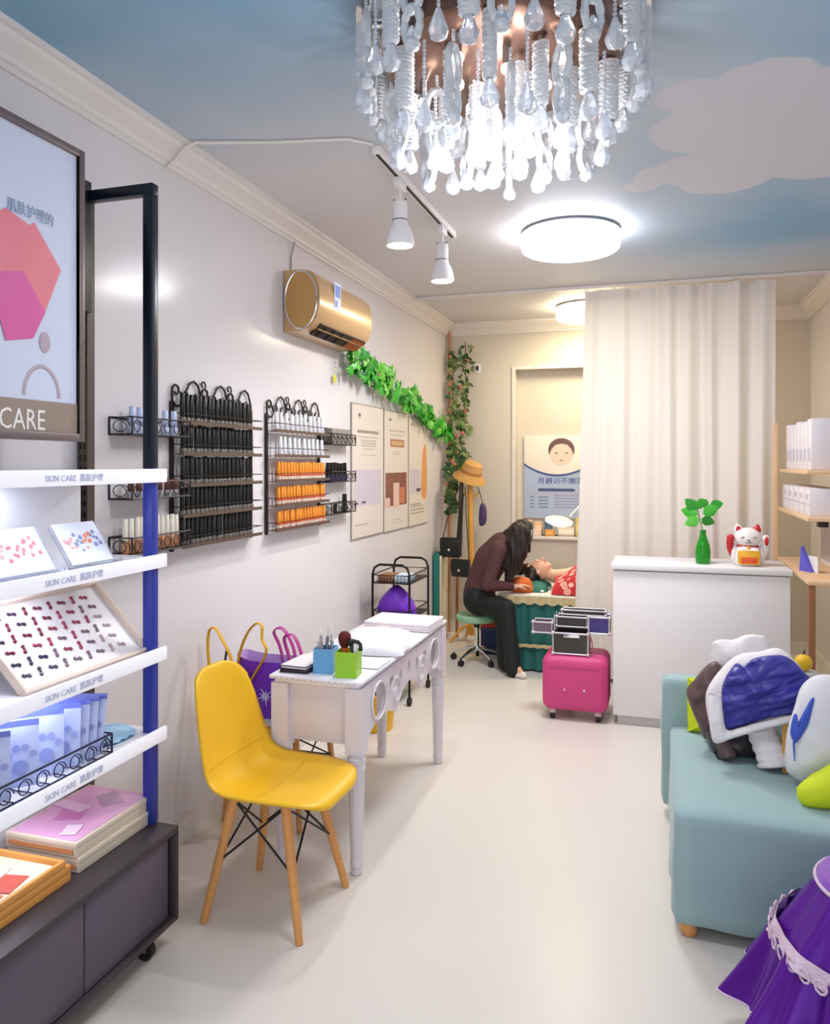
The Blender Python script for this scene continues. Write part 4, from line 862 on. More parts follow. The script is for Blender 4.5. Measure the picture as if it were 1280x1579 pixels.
MB().lathe([(.155, -.045), (.15, -.03), (.098, .02), (.09, .07), (.082, .105), (.06, .12), (0, .124)], n=28).build('crown', HAT, ht); MB().lathe([(.101, .018), (.1, .02), (.094, .048), (.092, .05)], n=28).build('hat_band', M('hat_band_brown', (166, 112, 60), .7), ht); 
LEA = M('leather_black', (26, 30, 30), .4, var=.1, bump=.15, bscale=90)
def handbag(lab, loc, W, H, D, strap, rz):
    t = thing('handbag', lab, 'bag', loc, rz, 'black bags on the coat stand')
    MB().b2((-W, -D, 0), (W, D, H), .018).build('bag_body', LEA, t)
    MB().b2((-W*.97, -D-.008, H*.38), (W*.97, -D+.004, H*.99), .004).b2((-W*.97, -D, H*.97), (W*.97, D*.8, H+.008), .004).build('flap', LEA, t)
    MB().cyl((0, -D-.012, H*.42), (0, -D-.006, H*.42), .012, n=12).build('clasp', CHROME, t)
    MB().tube(strap, .008, 6, flat=.45).build('strap', LEA, t)
handbag('larger black shoulder bag hanging on the left of the coat stand', (-1.768, 6.74, .765), .092, .165, .045, [(-.085, 0, .15), (-.02, .04, .45), (.10, .06, .72), (.088, .05, .45), (.085, 0, .15)], -.1)
handbag('small black bag with silver clasp hanging low on the coat stand', (-1.665, 6.69, .60), .085, .145, .035, [(-.08, 0, .13), (-.03, .04, .5), (.0, .09, .80), (.03, .05, .5), (.08, 0, .13)], -.2)
t = thing('scarf', 'dark grey folded scarf hanging from the left peg of the coat stand', 'scarf', (-1.70, 6.78, 0)); MB().puff([(-.028, .86), (.02, .84), (.03, 1.1), (.035, 1.4), (.0, 1.42), (-.012, 1.15)], (.005, 1.1), (0, 0, 0), (1, 0, 0), (0, 0, 1), .02, .012, 5, 4, .004, 20).build('scarf_cloth', M('scarf_grey', (74, 66, 64), .9, var=.1), t); MB().cyl((.012, .0, 1.40), (.03, .03, 1.44), .006, n=6).build('loop', LEA, t)
t = thing('glasses_case', 'dark purple glasses pouch hanging from the right peg of the coat stand', 'pouch', (-1.50, 6.83, 1.05)); MB().puff([(-.03, 0), (.03, .02), (.035, .15), (.0, .20), (-.03, .15)], (0, .1), (0, 0, 0), (1, 0, 0), (0, 0, 1), .018, .018, 5, 4).build('pouch_body', M('pouch_purple', (74, 58, 96), .6, var=.2, scale=20), t); MB().tube([(0, 0, .19), (-.02, 0, .27), (-.045, 0, .345)], .004, 6).build('cord', LEA, t)
TEAL = M('mat_teal', (30, 122, 112), .6, bump=.2)
t = thing('folded_mat', 'tall teal folded mat with cream edge leaning in the corner', 'mat', (-1.875, 6.80, 0)); MB().b2((-.045, -.12, .002), (.01, .12, .80), .01).build('mat_cover', TEAL, t); MB().b2((.012, -.115, .004), (.032, .115, .78), .006).build('mat_lining', M('mat_cream', (224, 214, 184), .7), t)
tag(MB().tube([(-1.775, 6.98, .002), (-1.79, 7.05, .4), (-1.80, 7.14, .82)], [.014, .014, .012], 10).sph((-1.80, 7.14, .82), .018).build('umbrella_stick', M('stick_brown', (150, 92, 54), .5)), 'brown wooden stick leaning in the corner behind the bags', 'stick')
t = thing('wall_switch', 'tiny black sensor on a white plate on the back wall', 'sensor', (-1.63, YB, 2.5)); MB().b2((-.03, -.008, -.045), (.03, -.0005, .045), .003).build('plate', WHITE, t); MB().b2((-.01, -.02, -.02), (.012, -.008, .022), .002).build('sensor_body', CAPB, t)

# ------------------------------------------------------------------ niche poster and sill items
np_ = thing('face_poster', 'poster of a face over blue text board standing in the back niche', 'poster', (-1.205, YB+.105, 1.09))
Wn, Hn = .56, .775
MB().b2((0, 0, 0), (Wn, .012, Hn), .001).build('board', M('poster_board', (232, 222, 214), .4), np_)
PB1 = M('print_sky_blue', (170, 186, 214), .4, var=.04); PB2 = M('print_royal_blue', (70, 92, 150), .4)
def arc(u): return Hn*(.64-.11*(1-(2*(u-.55))**2)) if 0 <= u <= 1.05 else 0
us = [k/20 for k in range(21)]
def fp(pl, y, name, mat, par=np_): return MB().plate([(x, y, z) for x, z in pl], (0, -1, 0), .0012).build(name, mat, par, False)
fp([(0.003, .004), (Wn-.003, .004)]+[(Wn*u*.995, arc(u)-.015) for u in reversed(us)], -.0002, 'print_field', PB1)
fp([(Wn*u*.995+.001, arc(u)-.02) for u in us]+[(Wn*u*.995+.001, arc(u)) for u in reversed(us)], -.0016, 'print_arc', PB2)
fp([(Wn*(.62+.20*cos(a)), Hn*(.80+.115*sin(a)*(1.4 if sin(a) < 0 else 1))) for a in [k*pi/14 for k in range(28)]], -.0010, 'print_face', M('print_skin', (230, 206, 190), .4))
fp([(Wn*(.62+.215*cos(a)), Hn*(.83+.135*sin(a))) for a in [k*pi/16 for k in range(17)]]+[(Wn*(.62-.205), Hn*.76), (Wn*(.62-.165), Hn*.83), (Wn*(.62-.10), Hn*.885), (Wn*.62, Hn*.90), (Wn*(.62+.10), Hn*.885), (Wn*(.62+.165), Hn*.83), (Wn*(.62+.205), Hn*.76)], -.0024, 'print_hair', M('print_hair_brown', (112, 80, 78), .4))
for dx in (-.065, .065): fp([(Wn*(.62+dx*1.3)+.016*cos(a), Hn*.785+.005*sin(a)) for a in [k*pi/6 for k in range(12)]], -.0036, 'print_eye', M('print_eye_grey', (120, 100, 100), .4))
fp([(Wn*.62+.018*cos(a), Hn*.70+.006*sin(a)) for a in [k*pi/6 for k in range(12)]], -.0036, 'print_mouth', M('print_lip', (214, 150, 146), .4))
text('月器训不嫩深', .062, M('print_navy', (66, 82, 156), .4), np_, (.125, -.003, Hn*.425), FY, 'headline', sx=1.15)
fp([(.14, Hn*.325), (.46, Hn*.325), (.475, Hn*.34), (.46, Hn*.36), (.14, Hn*.36), (.125, Hn*.34)], -.0016, 'print_pill', M('print_dark_blue', (70, 82, 130), .4))
pm = MB(); rr = random.Random(2)
for zc in (.255, .215, .175, .135):
    for a, b_ in ((.10, .17), (.24, .40)):
        u = a
        while u < b_: wd = rr.uniform(.02, .05); pm.b2((Wn*u, -.0018, Hn*(zc-.008)), (Wn*min(b_, u+wd*.8), -.0004, Hn*(zc+.008))); u += wd
o = pm.build('print_lines', M('print_slate', (112, 120, 140), .4), np_, False); o['kind'] = 'stuff'
pm = MB()
for zc in (.275, .24, .205, .17, .135):
    u = .5
    while u < .95: wd = rr.uniform(.02, .06); pm.b2((Wn*u, -.0018, Hn*(zc-.006)), (Wn*min(.95, u+wd*.8), -.0004, Hn*(zc+.006))); u += wd
o = pm.build('print_lines', M('print_violet', (140, 136, 180), .4), np_, False); o['kind'] = 'stuff'
fp([(.0, Hn*.297), (Wn, Hn*.297), (Wn, Hn*.305), (0, Hn*.305)], -.0004, 'print_rule', M('print_mauve', (196, 160, 176), .4))
SB = (('cream', (226, 200, 160), -1.20, .09, .14), ('peach', (222, 186, 150), -1.10, .08, .13), ('pale pink', (226, 200, 186), -1.105, .085, .05), ('dark blue', (70, 92, 130), -1.0, .07, .13), ('orange', (222, 160, 76), -.99, .09, .06), ('ivory', (226, 216, 196), -.88, .16, .08), ('yellow', (214, 196, 110), -.72, .05, .17))
for i, (l, c, x, w_, h) in enumerate(SB):
    y = YB+.0+(-.035 if l in ('pale pink', 'orange') else .02); t = thing('small_box', l+' small product box standing on the back sill', 'box', (x, y, NZ0+.0005), 0, 'boxes on the back sill'); MB().b2((0, 0, 0), (w_*.92, .045, h), .002).build('box_body', M('sill_box', c, .5, var=.05), t); MB().b2((.008, -.0015, h*.25), (w_*.92-.008, 0, h*.7)).build('box_label', M('sill_box_label', [min(255, q+24) for q in c], .5), t)

# ------------------------------------------------------------------ bed with skirt, client
BX0, BX1, BY0, BY1, BZ = -1.17, .62, 6.0, 6.64, .575
TEALS = M('skirt_teal', (18, 98, 92), .5, var=.08, scale=5, sheen=.3); LACE = M('lace_gold', (206, 188, 140), .7, var=.15, scale=60, bump=.5, bscale=120); SHEET = M('sheet_white', (232, 226, 216), .8)
bd = thing('treatment_bed', 'beauty treatment bed with teal pleated skirt and lace edge at the back', 'bed', ((BX0+BX1)/2, (BY0+BY1)/2, 0)); bc = Vector(((BX0+BX1)/2, (BY0+BY1)/2, 0))
def B(x, y, z): return (x-bc.x, y-bc.y, z)
MB().b2(B(BX0+.03, BY0+.03, .30), B(BX1, BY1, BZ), .03).build('mattress', SHEET, bd)
m = MB(); per = [(BX1, BY0), (BX0, BY0), (BX0, BY1), (BX1, BY1)]; Ls = [BX1-BX0, BY1-BY0, BX1-BX0]; tot = sum(Ls)
def pos(s):
    for k, Lk in enumerate(Ls):
        if s <= Lk or k == 2: a, b_ = per[k], per[k+1]; q = min(1, s/Lk); n = ((0, -1), (-1, 0), (0, 1))[k]; return a[0]+(b_[0]-a[0])*q, a[1]+(b_[1]-a[1])*q, n
        s -= Lk
def skirt(z0, z1, amp, out, freq=46, ph=0):
    def f(u, v):
        x, y, n = pos(u*tot); d = out*(1-v)+amp*(1-.6*v)*sin(u*tot*freq+ph)+amp*.4*sin(u*tot*freq*2.3); return B(x+n[0]*d, y+n[1]*d, z0+(z1-z0)*v)
    return f
MB().grid(skirt(.17, BZ-.01, .011, .012), 420, 5).build('skirt', TEALS, bd, ang=180); MB().grid(skirt(.015, .205, .014, .022, 60), 420, 4).build('lower_ruffle', TEALS, bd, ang=180)
def scal(z, h, out, fq):
    def f(u, v):
        x, y, n = pos(u*tot); d = out+.006*sin(u*tot*fq); return B(x+n[0]*d, y+n[1]*d, z-h*v*(1+.35*abs(sin(u*tot*fq*.5))))
    return f
MB().grid(scal(BZ+.005, .05, .022, 70), 420, 3).build('lace_trim', LACE, bd, ang=180); MB().grid(scal(.215, .022, .034, 90), 420, 2).build('lace_trim', LACE, bd, ang=180)
MB().b2(B(BX0-.015, BY0-.018, BZ-.002), B(BX1, BY1+.01, BZ+.012), .006).build('top_sheet', SHEET, bd)
pl_ = thing('neck_pillow', 'green pillow with white piping under the lying client\'s head', 'pillow', (-.97, 6.30, BZ+.013)); 
MB().puff([(-.14, -.17), (.11, -.17), (.13, 0), (.11, .19), (-.14, .19), (-.155, 0)], (0, 0), (0, 0, .005), (1, 0, 0), (0, 1, 0), .075, .004, 7, 5).build('pillow_cover', M('pillow_green', (42, 112, 96), .7), pl_); MB().tube([(-.14, -.17, .01), (.11, -.17, .012), (.133, 0, .012), (.11, .19, .012), (-.14, .19, .01), (-.158, 0, .01)], .008, 6, True).build('piping', WHITE, pl_)

# people -------------------------------------------------------------
SKIN = M('skin', (222, 172, 142), .5, var=.03); HAIRM = M('hair_dark_brown', (34, 22, 20), .4, bump=.5, bscale=90); SWEAT = M('sweater_plum', (84, 52, 54), .8, var=.12, scale=14, bump=.25, bscale=140); TROU = M('trousers_black', (18, 26, 26), .7); SHOE = M('shoe_white', (232, 226, 222), .5)
def caps(m, segs):
    for s in segs:
        if len(s) == 2 or len(s) == 3: m.sph(s[0], s[1], 14, 10, R=s[2] if len(s) == 3 else None); continue
        a, ra, b_, rb = s; a, b_ = Vector(a), Vector(b_); n = 7
        m.tube([a.lerp(b_, k/n) for k in range(n+1)], [ra+(rb-ra)*k/n for k in range(n+1)], 12); m.sph(a, ra, 12, 8); m.sph(b_, rb, 12, 8)
def flesh(name, segs, mat, parent, vox=.008, smooth=4):
    m = MB(); caps(m, segs); t = m.build('tmp', mat); md = t.modifiers.new('r', 'REMESH'); md.mode = 'VOXEL'; md.voxel_size = vox; md2 = t.modifiers.new('s', 'SMOOTH'); md2.factor = .5; md2.iterations = smooth
    dg = bpy.context.evaluated_depsgraph_get(); me = bpy.data.meshes.new_from_object(t.evaluated_get(dg)); bpy.data.objects.remove(t); me.name = name; me.materials.clear(); me.materials.append(mat); me.polygons.foreach_set('use_smooth', [True]*len(me.polygons)); return ob(name, me, parent)
def hand(wr, d, up, s=1, curl=.5, thumb=1):
    wr, d, up = Vector(wr), Vector(d).normalized(), Vector(up).normalized(); sd = d.cross(up).normalized(); up = sd.cross(d); out = []
    for k in (-1, -.33, .33, 1): out.append((wr, .018*s, wr+d*.075*s+sd*k*.026*s, .0115*s))
    for k, L_ in zip((-1, -.33, .33, 1), (.058, .072, .076, .066)):
        p = wr+d*.08*s+sd*k*.029*s; q = p+(d-up*curl*.5).normalized()*L_*.5*s; r = q+(d*.6-up*curl).normalized()*L_*.5*s; out += [(p, .0095*s, q, .0085*s), (q, .0085*s, r, .007*s)]
    p = wr+d*.028*s-sd*thumb*.026*s; q = p+(d*.6-sd*thumb*.8-up*.3).normalized()*.04*s; r = q+(d*.9-sd*thumb*.2-up*.5).normalized()*.03*s; out += [(wr, .016*s, p, .012*s), (p, .012*s, q, .0095*s), (q, .0095*s, r, .008*s)]
    return out
# seated beautician, world coordinates relative to WO
WO = Vector((-1.39, 6.12, 0)); wm = None
def Wp(x, y, z): return Vector((x, y, z))-WO
P0 = dict(pel=Wp(-1.375, 6.12, .52), wai=Wp(-1.345, 6.12, .68), che=Wp(-1.275, 6.12, .83), upb=Wp(-1.185, 6.12, .94), nk=Wp(-1.125, 6.12, 1.0), hd=Wp(-1.035, 6.11, 1.045), shr=Wp(-1.18, 5.955, .925), shl=Wp(-1.17, 6.285, .925), elr=Wp(-1.255, 5.885, .665), wrr=Wp(-1.07, 5.99, .645), ell_=Wp(-1.10, 6.42, .72), wrl=Wp(-1.0, 6.30, .76),
          hir=Wp(-1.36, 6.04, .51), knr=Wp(-1.105, 5.885, .50), anr=Wp(-1.04, 5.80, .10), hil=Wp(-1.36, 6.19, .51), knl=Wp(-1.16, 5.965, .46), anl=Wp(-1.125, 5.93, .11))
HR = Matrix.Rotation(radians(118), 3, 'Y')   # head: z axis (crown) tipped towards the work
g = P0
headsegs = [(g['hd'], (.078, .074, .098), Matrix.Rotation(radians(68), 3, 'Y'))]
fd = (Matrix.Rotation(radians(68), 3, 'Y') @ Vector((1, 0, 0))); fu = (Matrix.Rotation(radians(68), 3, 'Y') @ Vector((0, 0, 1)))
headsegs += [(g['hd']+fd*.03-fu*.055, (.05, .05, .04)), (g['hd']+fd*.076-fu*.015, .012, g['hd']+fd*.09-fu*.032, .013), (g['hd']+Vector((0, .074, 0)), .016), (g['hd']+Vector((0, -.074, 0)), .016), (g['hd']+fd*.07-fu*.06, .018)]
wsegs = [(g['pel'], .12, g['wai'], .095), (g['wai'], .095, g['che'], .105), (g['che'], .105, g['upb'], .09), (g['upb'], .08, g['nk'], .045), (g['nk'], .043, g['hd'], .045)]+headsegs
for s in 'rl':
    wsegs += [(g['upb'], .075, g['sh'+s], .052), (g['sh'+s], .05, g['elr' if s == 'r' else 'ell_'], .036), (g['elr' if s == 'r' else 'ell_'], .036, g['wr'+s], .024), (g['pel']+Vector((0, (-.07 if s == 'r' else .07), 0)), .11, g['hi'+s], .085), (g['hi'+s], .083, g['kn'+s], .055), (g['kn'+s], .054, g['kn'+s].lerp(g['an'+s], .35), .05), (g['kn'+s].lerp(g['an'+s], .35), .05, g['an'+s], .032), (g['an'+s], .032, g['an'+s]+Vector((.075, -.03, -.075)), .024)]
wsegs += hand(g['wrr'], (.75, .55, .1), (0, 0, 1), 1, .5, -1)+hand(g['wrl'], (.75, .1, -.3), (.2, 0, 1), 1, .5, 1)
root = flesh('person', wsegs, SKIN, None); root.location = WO; tag(root, 'person in plum sweater and black trousers seated on a stool, leaning over the bed', 'person')
sw = [(g['pel']+Vector((0, 0, .03)), .132, g['wai'], .12), (g['wai'], .12, g['che'], .138), (g['che'], .138, g['upb'], .118), (g['upb'], .10, g['nk'].lerp(g['upb'], .3), .06)]
for s in 'rl': sw += [(g['upb'], .085, g['sh'+s], .064), (g['sh'+s], .062, g['elr' if s == 'r' else 'ell_'], .05), (g['elr' if s == 'r' else 'ell_'], .05, g['wr'+s].lerp(g['elr' if s == 'r' else 'ell_'], .12), .036)]
flesh('sweater', sw, SWEAT, root, .009, 5)
tr_ = [(g['pel']+Vector((0, 0, -.0)), .128, g['pel']+Vector((0, 0, .08)), .12)]
for s in 'rl': tr_ += [(g['pel']+Vector((0, (-.07 if s == 'r' else .07), 0)), .115, g['hi'+s], .095), (g['hi'+s], .093, g['kn'+s], .067), (g['kn'+s], .067, g['kn'+s].lerp(g['an'+s], .4), .058), (g['kn'+s].lerp(g['an'+s], .4), .058, g['an'+s]+Vector((0, 0, -.045)), .062)]
flesh('trousers', tr_, TROU, root, .009, 3)
for s in 'rl':
    a = g['an'+s]; m = [(a+Vector((-.01, 0, -.068)), (.045, .034, .03)), (a+Vector((-.01, .0, -.07)), .03, a+Vector((.085, -.035, -.075)), .026)]; flesh('shoe', m, SHOE, root, .006, 2)
hr = [(g['hd']+fu*.022-fd*.022, (.092, .09, .098), Matrix.Rotation(radians(68), 3, 'Y')), (g['hd']+Vector((-.02, -.055, .03)), .068, g['hd']+Vector((-.045, -.10, -.17)), .058), (g['hd']+Vector((-.045, -.10, -.17)), .058, g['hd']+Vector((-.065, -.11, -.31)), .042), (g['hd']+Vector((-.065, -.11, -.31)), .042, g['hd']+Vector((-.085, -.12, -.40)), .018),
      (g['hd']+Vector((.035, -.05, .02)), .06, g['hd']+Vector((.02, -.095, -.15)), .045), (g['hd']+Vector((.02, -.095, -.15)), .045, g['hd']+Vector((-.01, -.105, -.29)), .022), (g['hd']+Vector((-.03, .03, .02)), .07, g['nk']+Vector((-.01, 0, .02)), .06), (g['hd']+Vector((-.06, -.08, -.05)), .045, g['hd']+Vector((-.115, -.125, -.24)), .026), (g['hd']+Vector((.05, .05, .0)), .04, g['hd']+Vector((.04, .09, -.14)), .022)]
hm = flesh('hair', hr, HAIRM, root, .009, 3)
for v in hm.data.vertices: v.co += Vector((.004*sin(v.co.x*160+v.co.z*12), .004*sin(v.co.y*150+v.co.x*130), 0))
# stool under her
STG = M('stool_green', (150, 196, 160), .45)
so = thing('rolling_stool', 'round pale green stool with chrome star base under the seated person', 'stool', (-1.40, 6.15, 0))
MB().lathe([(0, .335), (.155, .335), (.165, .35), (.165, .375), (.15, .39), (0, .393)], n=32).build('seat', STG, so); MB().cyl((0, 0, .09), (0, 0, .335), .02, n=14).build('gas_column', CHROME, so); MB().lathe([(.06, .33), (.03, .30), (.022, .28)], n=16).build('seat_mount', CAPB, so)
for k in range(5):
    a = 2*pi*k/5+.5; e = (.20*cos(a), .20*sin(a), .062); l_ = MB().tube([(0, 0, .12), (.10*cos(a), .10*sin(a), .098), e], [.016, .013, .010], 8).build('base_leg', CHROME, so)
    MB().cyl((e[0]-.014*sin(a), e[1]+.014*cos(a), .024), (e[0]+.014*sin(a), e[1]-.014*cos(a), .024), .024, n=14).cyl((e[0], e[1], .03), (e[0], e[1], .062), .007, n=8).build('castor', CAST, l_)
# lying client
CO = Vector((-.92, 6.33, .735)); cl = [(Vector((0, 0, 0)), (.098, .075, .084))]
RT = Matrix.Rotation(radians(14), 3, 'Y')
cl += [(Vector((.035, -.004, .022)), (.062, .055, .052)), (Vector((.012, -.012, .078)), .011, Vector((.028, -.016, .095)), .013), (Vector((.075, -.008, .04)), .026), (Vector((.05, -.012, .072)), .016), (Vector((.0, .072, -.01)), .017), (Vector((.0, -.076, -.01)), .017), (Vector((-.02, -.02, .07)), .022),
       (Vector((.05, 0, -.02)), .05, Vector((.15, 0, -.05)), .05), (Vector((.15, 0, -.045)), .06, Vector((.26, 0, -.055)), .09), (Vector((.25, -.12, -.06)), .055, Vector((.25, .12, -.06)), .055), (Vector((.28, 0, -.05)), .09, Vector((.70, 0, -.05)), .085), (Vector((.70, -.08, -.06)), .08, Vector((1.15, -.08, -.07)), .055), (Vector((.70, .08, -.06)), .08, Vector((1.15, .08, -.07)), .055), (Vector((1.15, -.08, -.07)), .055, Vector((1.48, -.08, -.09)), .035), (Vector((1.15, .08, -.07)), .055, Vector((1.48, .08, -.09)), .035), (Vector((1.48, -.08, -.09)), .03, Vector((1.5, -.08, .02)), .025), (Vector((1.48, .08, -.09)), .03, Vector((1.5, .08, .02)), .025),
       (Vector((.25, -.15, -.06)), .045, Vector((.52, -.19, -.09)), .035), (Vector((.25, .15, -.06)), .045, Vector((.52, .19, -.09)), .035)]
cp = flesh('person', cl, SKIN, None); cp.location = CO; tag(cp, 'person lying on the bed under a red floral cover, face up with dark hair', 'person')
flesh('hair', [(Vector((-.04, 0, -.022)), (.088, .086, .08)), (Vector((-.05, -.05, -.02)), .05, Vector((-.06, -.085, -.065)), .04), (Vector((-.09, .0, .0)), .05)], HAIRM, cp, .008, 2)
m = MB()
for s in (-1, 1): m.tube([(-.005, -.012+s*.028+.013*cos(a), .080+.001*sin(a)) if False else (-.004+.007*cos(a), -.012+s*.028+.014*sin(a), .0795) for a in [k*pi/5 for k in range(10)]], .0022, 5, True)
m.build('eyelashes', HAIRM, cp); MB().tube([(.052, -.012+.02*k, .0885-abs(k)*.003) for k in (-1, -.5, 0, .5, 1)], .005, 6).build('lips', M('lips', (206, 110, 100), .4), cp)
RED = M('floral_red', (188, 34, 40), .7); nt = RED.node_tree; b = nt.nodes['Principled BSDF']; vo = nt.nodes.new('ShaderNodeTexVoronoi'); vo.inputs['Scale'].default_value = 14; tcn = nt.nodes.new('ShaderNodeTexCoord'); rp = nt.nodes.new('ShaderNodeValToRGB'); e = rp.color_ramp.elements; e[0].position = .0; e[0].color = (*lin((240, 220, 190)), 1); e[1].position = .42; e[1].color = (*lin((184, 26, 36)), 1); q = rp.color_ramp.elements.new(.30); q.color = (*lin((236, 200, 180)), 1); q2 = rp.color_ramp.elements.new(.2); q2.color = (*lin((214, 90, 70)), 1)
nt.links.new(tcn.outputs['Object'], vo.inputs['Vector']); nt.links.new(vo.outputs['Distance'], rp.inputs[0]); nt.links.new(rp.outputs[0], b.inputs['Base Color'])
bl = thing('floral_quilt', 'red floral quilt covering the lying client', 'quilt', (-.78, 6.32, BZ+.013))
MB().grid(lambda u, v: (.0+1.36*u+.02*sin(v*8), -.30+.60*v, .008+(.155+.025*sin(u*9)+.03*min(1, u*6))*max(0, 1-abs(2*v-1)**2.6)**.6*(.62+.38*min(1, u*7))), 60, 30).build('quilt_top', RED, bl, ang=180); MB().tube([(.0+.02*sin((k/16)*8), -.30+.60*k/16, .010+.155*.62*max(0, 1-abs(2*k/16-1)**2.6)**.6) for k in range(17)], .008, 6).build('quilt_hem', M('hem_red', (196, 70, 66), .7), bl)
tw = thing('rolled_towel', 'small orange rolled towel beside the client\'s head', 'towel', (-1.03, 6.10, BZ+.013)); MB().puff([(-.07, 0), (.08, 0), (.085, .07), (.05, .115), (-.04, .12), (-.075, .07)], (0, .06), (0, 0, .0), (1, .2, 0), (0, 0, 1), .05, .05, 6, 4, .006, 18).build('towel_roll', M('towel_orange', (222, 116, 60), .85, var=.15, scale=24, bump=.3), tw); MB().tube([(-.05, -.052, .05), (0, -.057, .075), (.05, -.048, .055)], .005, 6).build('towel_fold', M('fold_red', (176, 70, 46), .8), tw)
# lamp and box near bed
bl_ = thing('beauty_lamp', 'round white glowing magnifier lamp over the bed', 'lamp', (-.40, 6.80, 0))
MB().lathe([(0, .002), (.15, .002), (.15, .02), (.03, .03), (.014, .05)], n=24).build('base', WHITE, bl_); MB().cyl((0, 0, .03), (0, 0, 1.05), .012, n=10).build('pole', WHITE, bl_); MB().tube([(0, 0, 1.05), (-.05, -.03, 1.28), (-.18, -.12, 1.30), (-.30, -.24, 1.16)], .009, 8).build('arm', WHITE, bl_)
hd_ = MB().lathe([(.0, .02), (.09, .02), (.11, .005), (.112, -.012), (.10, -.018)], (-.385, -.29, 1.125), 28, R=Euler((radians(12), radians(10), 0)).to_matrix()).build('lamp_head', WHITE, bl_); MB().lathe([(.10, -.016), (.0, -.018)], (-.385, -.29, 1.125), 28, R=Euler((radians(12), radians(10), 0)).to_matrix()).build('lamp_glow', E_('beauty_lamp_glow', (255, 252, 240), 6), hd_)
MB().lathe([(.1105, -.010), (.113, -.004), (.111, .006)], (-.385, -.29, 1.125), 28, R=Euler((radians(12), radians(10), 0)).to_matrix()).build('lamp_rim', E_('lamp_rim_glow', (255, 252, 240), 2.5), hd_)
light('POINT', (-.385, -.33, 1.06), 2.5, (1, .94, .82), .06, parent=bl_, name='beauty_light')
for i, (l, c, z0, h) in enumerate((('navy blue storage box standing on the floor behind the stool', (34, 46, 92), .001, .22), ('red storage box stacked on the navy box behind the stool', (186, 50, 54), .222, .11))):
    t = thing('storage_box', l, 'box', (-1.325, 6.50, z0)); MB().b2((-.10, -.09, 0), (.10, .09, h-.02), .006).build('box_body', M('storage_tone', c, .5), t); MB().b2((-.104, -.094, h-.02), (.104, .094, h-.001), .004).build('box_lid', M('storage_lid', [min(255, v+30) for v in c], .5), t)

# ------------------------------------------------------------------ curtain
CURT = M('curtain_white', (240, 233, 226), .85, var=.02, scale=3); nt = CURT.node_tree; b = nt.nodes['Principled BSDF']; trn = nt.nodes.new('ShaderNodeBsdfTranslucent'); trn.inputs['Color'].default_value = (.85, .8, .7, 1); mxs = nt.nodes.new('ShaderNodeMixShader'); mxs.inputs[0].default_value = .14; out = nt.nodes['Material Output']; nt.links.new(b.outputs[0], mxs.inputs[1]); nt.links.new(trn.outputs[0], mxs.inputs[2]); nt.links.new(mxs.outputs[0], out.inputs[0])
cu = thing('curtain', 'floor length white curtain hanging in pleats behind the counter', 'curtain', (.18, 5.89, 0))
def cur(u, v):
    x = -.70+1.29*u-.09*(1-v)*(1-u)**2+.008*sin(u*30+v*3); f = .35+.65*min(1, max(0, (u-.30)*3)); 
    y = -.014+.03*f*sin(u*52+.6*sin(v*2.2+u*9))+.018*sin(u*21+v*1.2)+.004*sin(u*97+v*2)
    return (x, y-.03*(1-v)*(.2+u*.3), .03+2.845*v)
MB().grid(cur, 260, 24).build('cloth', CURT, cu, ang=180)
MB().grid(lambda u, v: (cur(u, 1)[0], cur(u, 1)[1]-.004, 2.80+.075*v), 260, 2).build('heading_tape', CURT, cu, ang=180)
ring = MB().tube([(.012*cos(a), 0, .012*sin(a)) for a in [k*pi/6 for k in range(12)]], .003, 5, True).mesh('glider', WHITE)
for k in range(14): ob('glider', ring, cu, (-.69+1.27*k/13, .0, 2.885))

# ------------------------------------------------------------------ reception counter and its ornaments
CNT = M('counter_white', (236, 230, 230), .35, var=.01)
ct = thing('reception_counter', 'white reception counter in front of the curtain', 'counter', (.25, 5.12, 0)); ct.rotation_euler = (0, 0, radians(0))
MB().b2((-.515, -.20, .06), (.477, .24, .945), .003).build('body', CNT, ct); MB().b2((-.49, -.17, .0), (.47, .22, .06)).build('plinth', M('plinth_grey', (206, 200, 198), .5), ct)
MB().b2((-.525, -.215, .953), (.487, .25, .988), .004).build('countertop', WHITE, ct); MB().b2((-.505, -.19, .944), (.467, .23, .954)).build('shadow_gap', M('gap_grey', (150, 142, 142), .5), ct)
vs_ = thing('bottle_vase', 'green glass bottle vase holding a leafy sprig on the counter', 'vase', (.262, 5.08, .9885))
MB().lathe([(0, .002), (.040, .002), (.044, .012), (.045, .07), (.040, .11), (.026, .15), (.018, .175), (.018, .20), (.021, .205), (.016, .207)], n=28).build('bottle', M('glass_green', (34, 168, 40), .08, trans=.45, ior=1.45), vs_)
SPR = [leafmesh('leaf', M('sprig_green_%d' % i, c, .35, var=.08), .10, False) for i, c in enumerate(((66, 176, 50), (100, 200, 70), (48, 150, 46)))]
stm = MB().tube([(0, 0, .03), (.0, 0, .20), (-.02, 0, .28), (-.035, 0, .34)], .004, 6).tube([(-.01, 0, .24), (.03, 0, .31), (.05, .01, .36)], .003, 5).build('stem', M('sprig_stem', (120, 150, 80), .5), vs_)
for k, (x, y, z, tl0, sp, s, mi) in enumerate(((-.02, -.012, .27, .2, -1.9, 1.0, 1), (-.03, -.014, .30, -.2, -1.3, 1.1, 0), (-.035, -.006, .325, .1, -.75, 1.05, 2), (-.01, -.016, .275, -.3, 1.9, .95, 2), (.0, -.012, .30, .2, 1.0, 1.1, 0), (.04, 0, .355, .5, 1.35, .9, 2), (.03, -.008, .35, .3, -.9, .8, 0), (-.03, -.01, .285, .0, -2.3, .9, 1), (-.03, .0, .33, .3, .3, .8, 0))):
    o = ob('leaf', SPR[mi], vs_, (x, y, z)); o.rotation_euler = (pi/2+tl0, sp, 0); o.scale = (1.35*s, .95*s, s)
